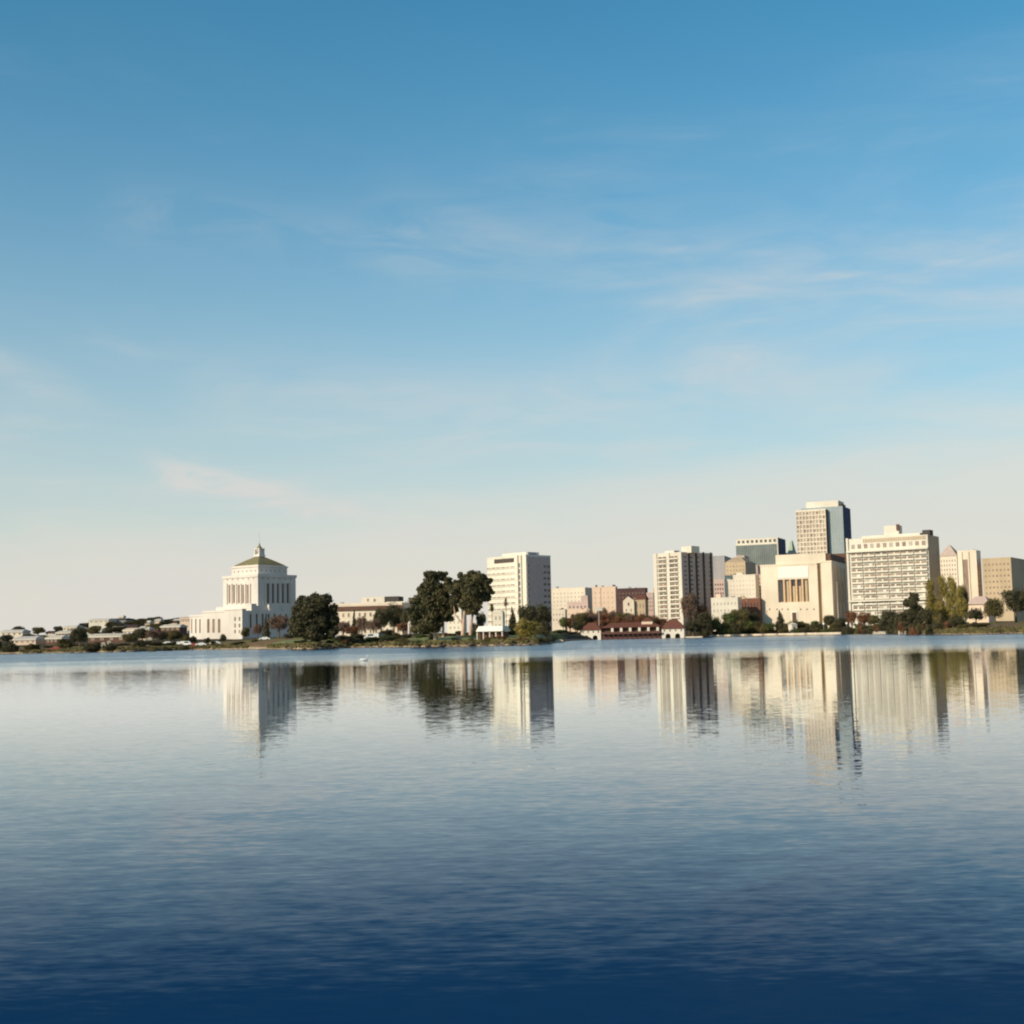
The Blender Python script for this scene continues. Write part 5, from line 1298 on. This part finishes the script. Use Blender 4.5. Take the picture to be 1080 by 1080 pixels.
def wmath(op, a, c):
    m = N.new("ShaderNodeMath"); m.operation = op
    for i, x in enumerate((a, c)):
        if hasattr(x, "is_linked"): L.new(x, m.inputs[i])
        else: m.inputs[i].default_value = x
    return m.outputs[0]
c1 = wm_range(wnoise(2.6, (0, R(7), 0), (1, 1, 5.0)), .42, .80)
c2 = wm_range(wnoise(8.0, (0, R(12), 0), (1, 1, 6), 8, 1.2), .42, .85)
cl = wmath('ADD', wmath('MULTIPLY', c1, .32), wmath('MULTIPLY', wmath('MULTIPLY', c2, c1), .45))
cl = wmath('MULTIPLY', wmath('MULTIPLY', cl, 1.5), wm_range(sx_.outputs["Z"], 0.46, 0.16))
uu = wmath('DIVIDE', sx_.outputs["X"], wmath('MAXIMUM', sx_.outputs["Y"], 0.05))
def streak(u0_, u1_, z0_, z1_, wd, amp, nz):
    k = (z1_ - z0_) / (u1_ - u0_)
    ln = wmath('ADD', wmath('MULTIPLY', wmath('SUBTRACT', uu, u0_), k), z0_)
    dlt = wmath('DIVIDE', wmath('SUBTRACT', wmath('ADD', sx_.outputs["Z"], wmath('MULTIPLY', wmath('SUBTRACT', nz, .5), .035)), ln), wd)
    g_ = wmath('EXPONENT', wmath('MULTIPLY', wmath('MULTIPLY', dlt, dlt), -1.0), 0)
    win_ = wmath('MULTIPLY', wm_range(uu, u0_ - .03, u0_ + .03), wm_range(uu, u1_ + .08, u1_ - .05))
    fwd = wm_range(sx_.outputs["Y"], 0.1, 0.2)
    return wmath('MULTIPLY', wmath('MULTIPLY', wmath('MULTIPLY', g_, win_), fwd), wmath('MULTIPLY', wm_range(nz, .30, .65), amp))
nzA = wnoise(11.0, (0, R(12), 0), (1, 1, 3.5), 8, 1.0); nzB = wnoise(7.0, (0, R(-5), 0), (1, 1, 4), 8, .8)
cl = wmath('ADD', cl, streak(-.262, -.09, .132, .088, .0085, 1.0, nzA))
cl = wmath('ADD', cl, streak(-.24, .30, .185, .175, .030, .22, nzB))
cl = wmath('ADD', cl, streak(-.30, -.05, .305, .29, .022, .10, nzA))
cl = wmath('ADD', cl, streak(-.10, .30, .30, .27, .035, .12, nzA))
cl = wmath('MINIMUM', cl, .8)
gain = N.new("ShaderNodeVectorMath"); gain.operation = 'MULTIPLY'; L.new(sky.outputs[0], gain.inputs[0]); 
gz = N.new("ShaderNodeMix"); gz.data_type = 'RGBA'; L.new(wm_range(sx_.outputs["Z"], .42, .72), gz.inputs["Factor"]); gz.inputs["A"].default_value = (0.27, 1.22, 1.40, 1); gz.inputs["B"].default_value = (0.48, 0.46, 0.50, 1)
L.new(gz.outputs["Result"], gain.inputs[1])
# bright damp air towards the horizon
el = wmath('MAXIMUM', sx_.outputs["Z"], 0.0)
hz = wmath('MULTIPLY', wmath('EXPONENT', wmath('MULTIPLY', wmath('POWER', wmath('DIVIDE', el, 0.205), 1.5), -1.0), 0), 0.93)
m0 = N.new("ShaderNodeMix"); m0.data_type = 'RGBA'; L.new(hz, m0.inputs["Factor"]); L.new(gain.outputs[0], m0.inputs["A"]); m0.inputs["B"].default_value = (7.7, 7.1, 6.3, 1)
nzC = wnoise(5.0, (0, R(6), 0), (1, 1, 5), 7, .6)
zz = wmath('SUBTRACT', wmath('ADD', sx_.outputs["Z"], wmath('MULTIPLY', wmath('SUBTRACT', nzC, .5), .10)), wmath('MULTIPLY', sx_.outputs["X"], .12))
veil = wmath('MULTIPLY', wm_range(zz, .142, .062), .62)
m1 = N.new("ShaderNodeMix"); m1.data_type = 'RGBA'; L.new(veil, m1.inputs["Factor"]); L.new(m0.outputs["Result"], m1.inputs["A"]); m1.inputs["B"].default_value = (7.7, 7.2, 6.45, 1); m0 = m1
mx = N.new("ShaderNodeMix"); mx.data_type = 'RGBA'; L.new(cl, mx.inputs["Factor"]); L.new(m0.outputs["Result"], mx.inputs["A"]); mx.inputs["B"].default_value = (6.9, 6.8, 6.5, 1)
L.new(mx.outputs["Result"], bg.inputs["Color"]); bg.inputs["Strength"].default_value = 0.1

SC.view_settings.view_transform = 'Standard'; SC.view_settings.look = 'None'
SC.view_settings.exposure = 0; SC.view_settings.gamma = 1
SC.cycles.max_bounces = 6; SC.cycles.filter_width = 2.1; SC.cycles.use_denoising = True
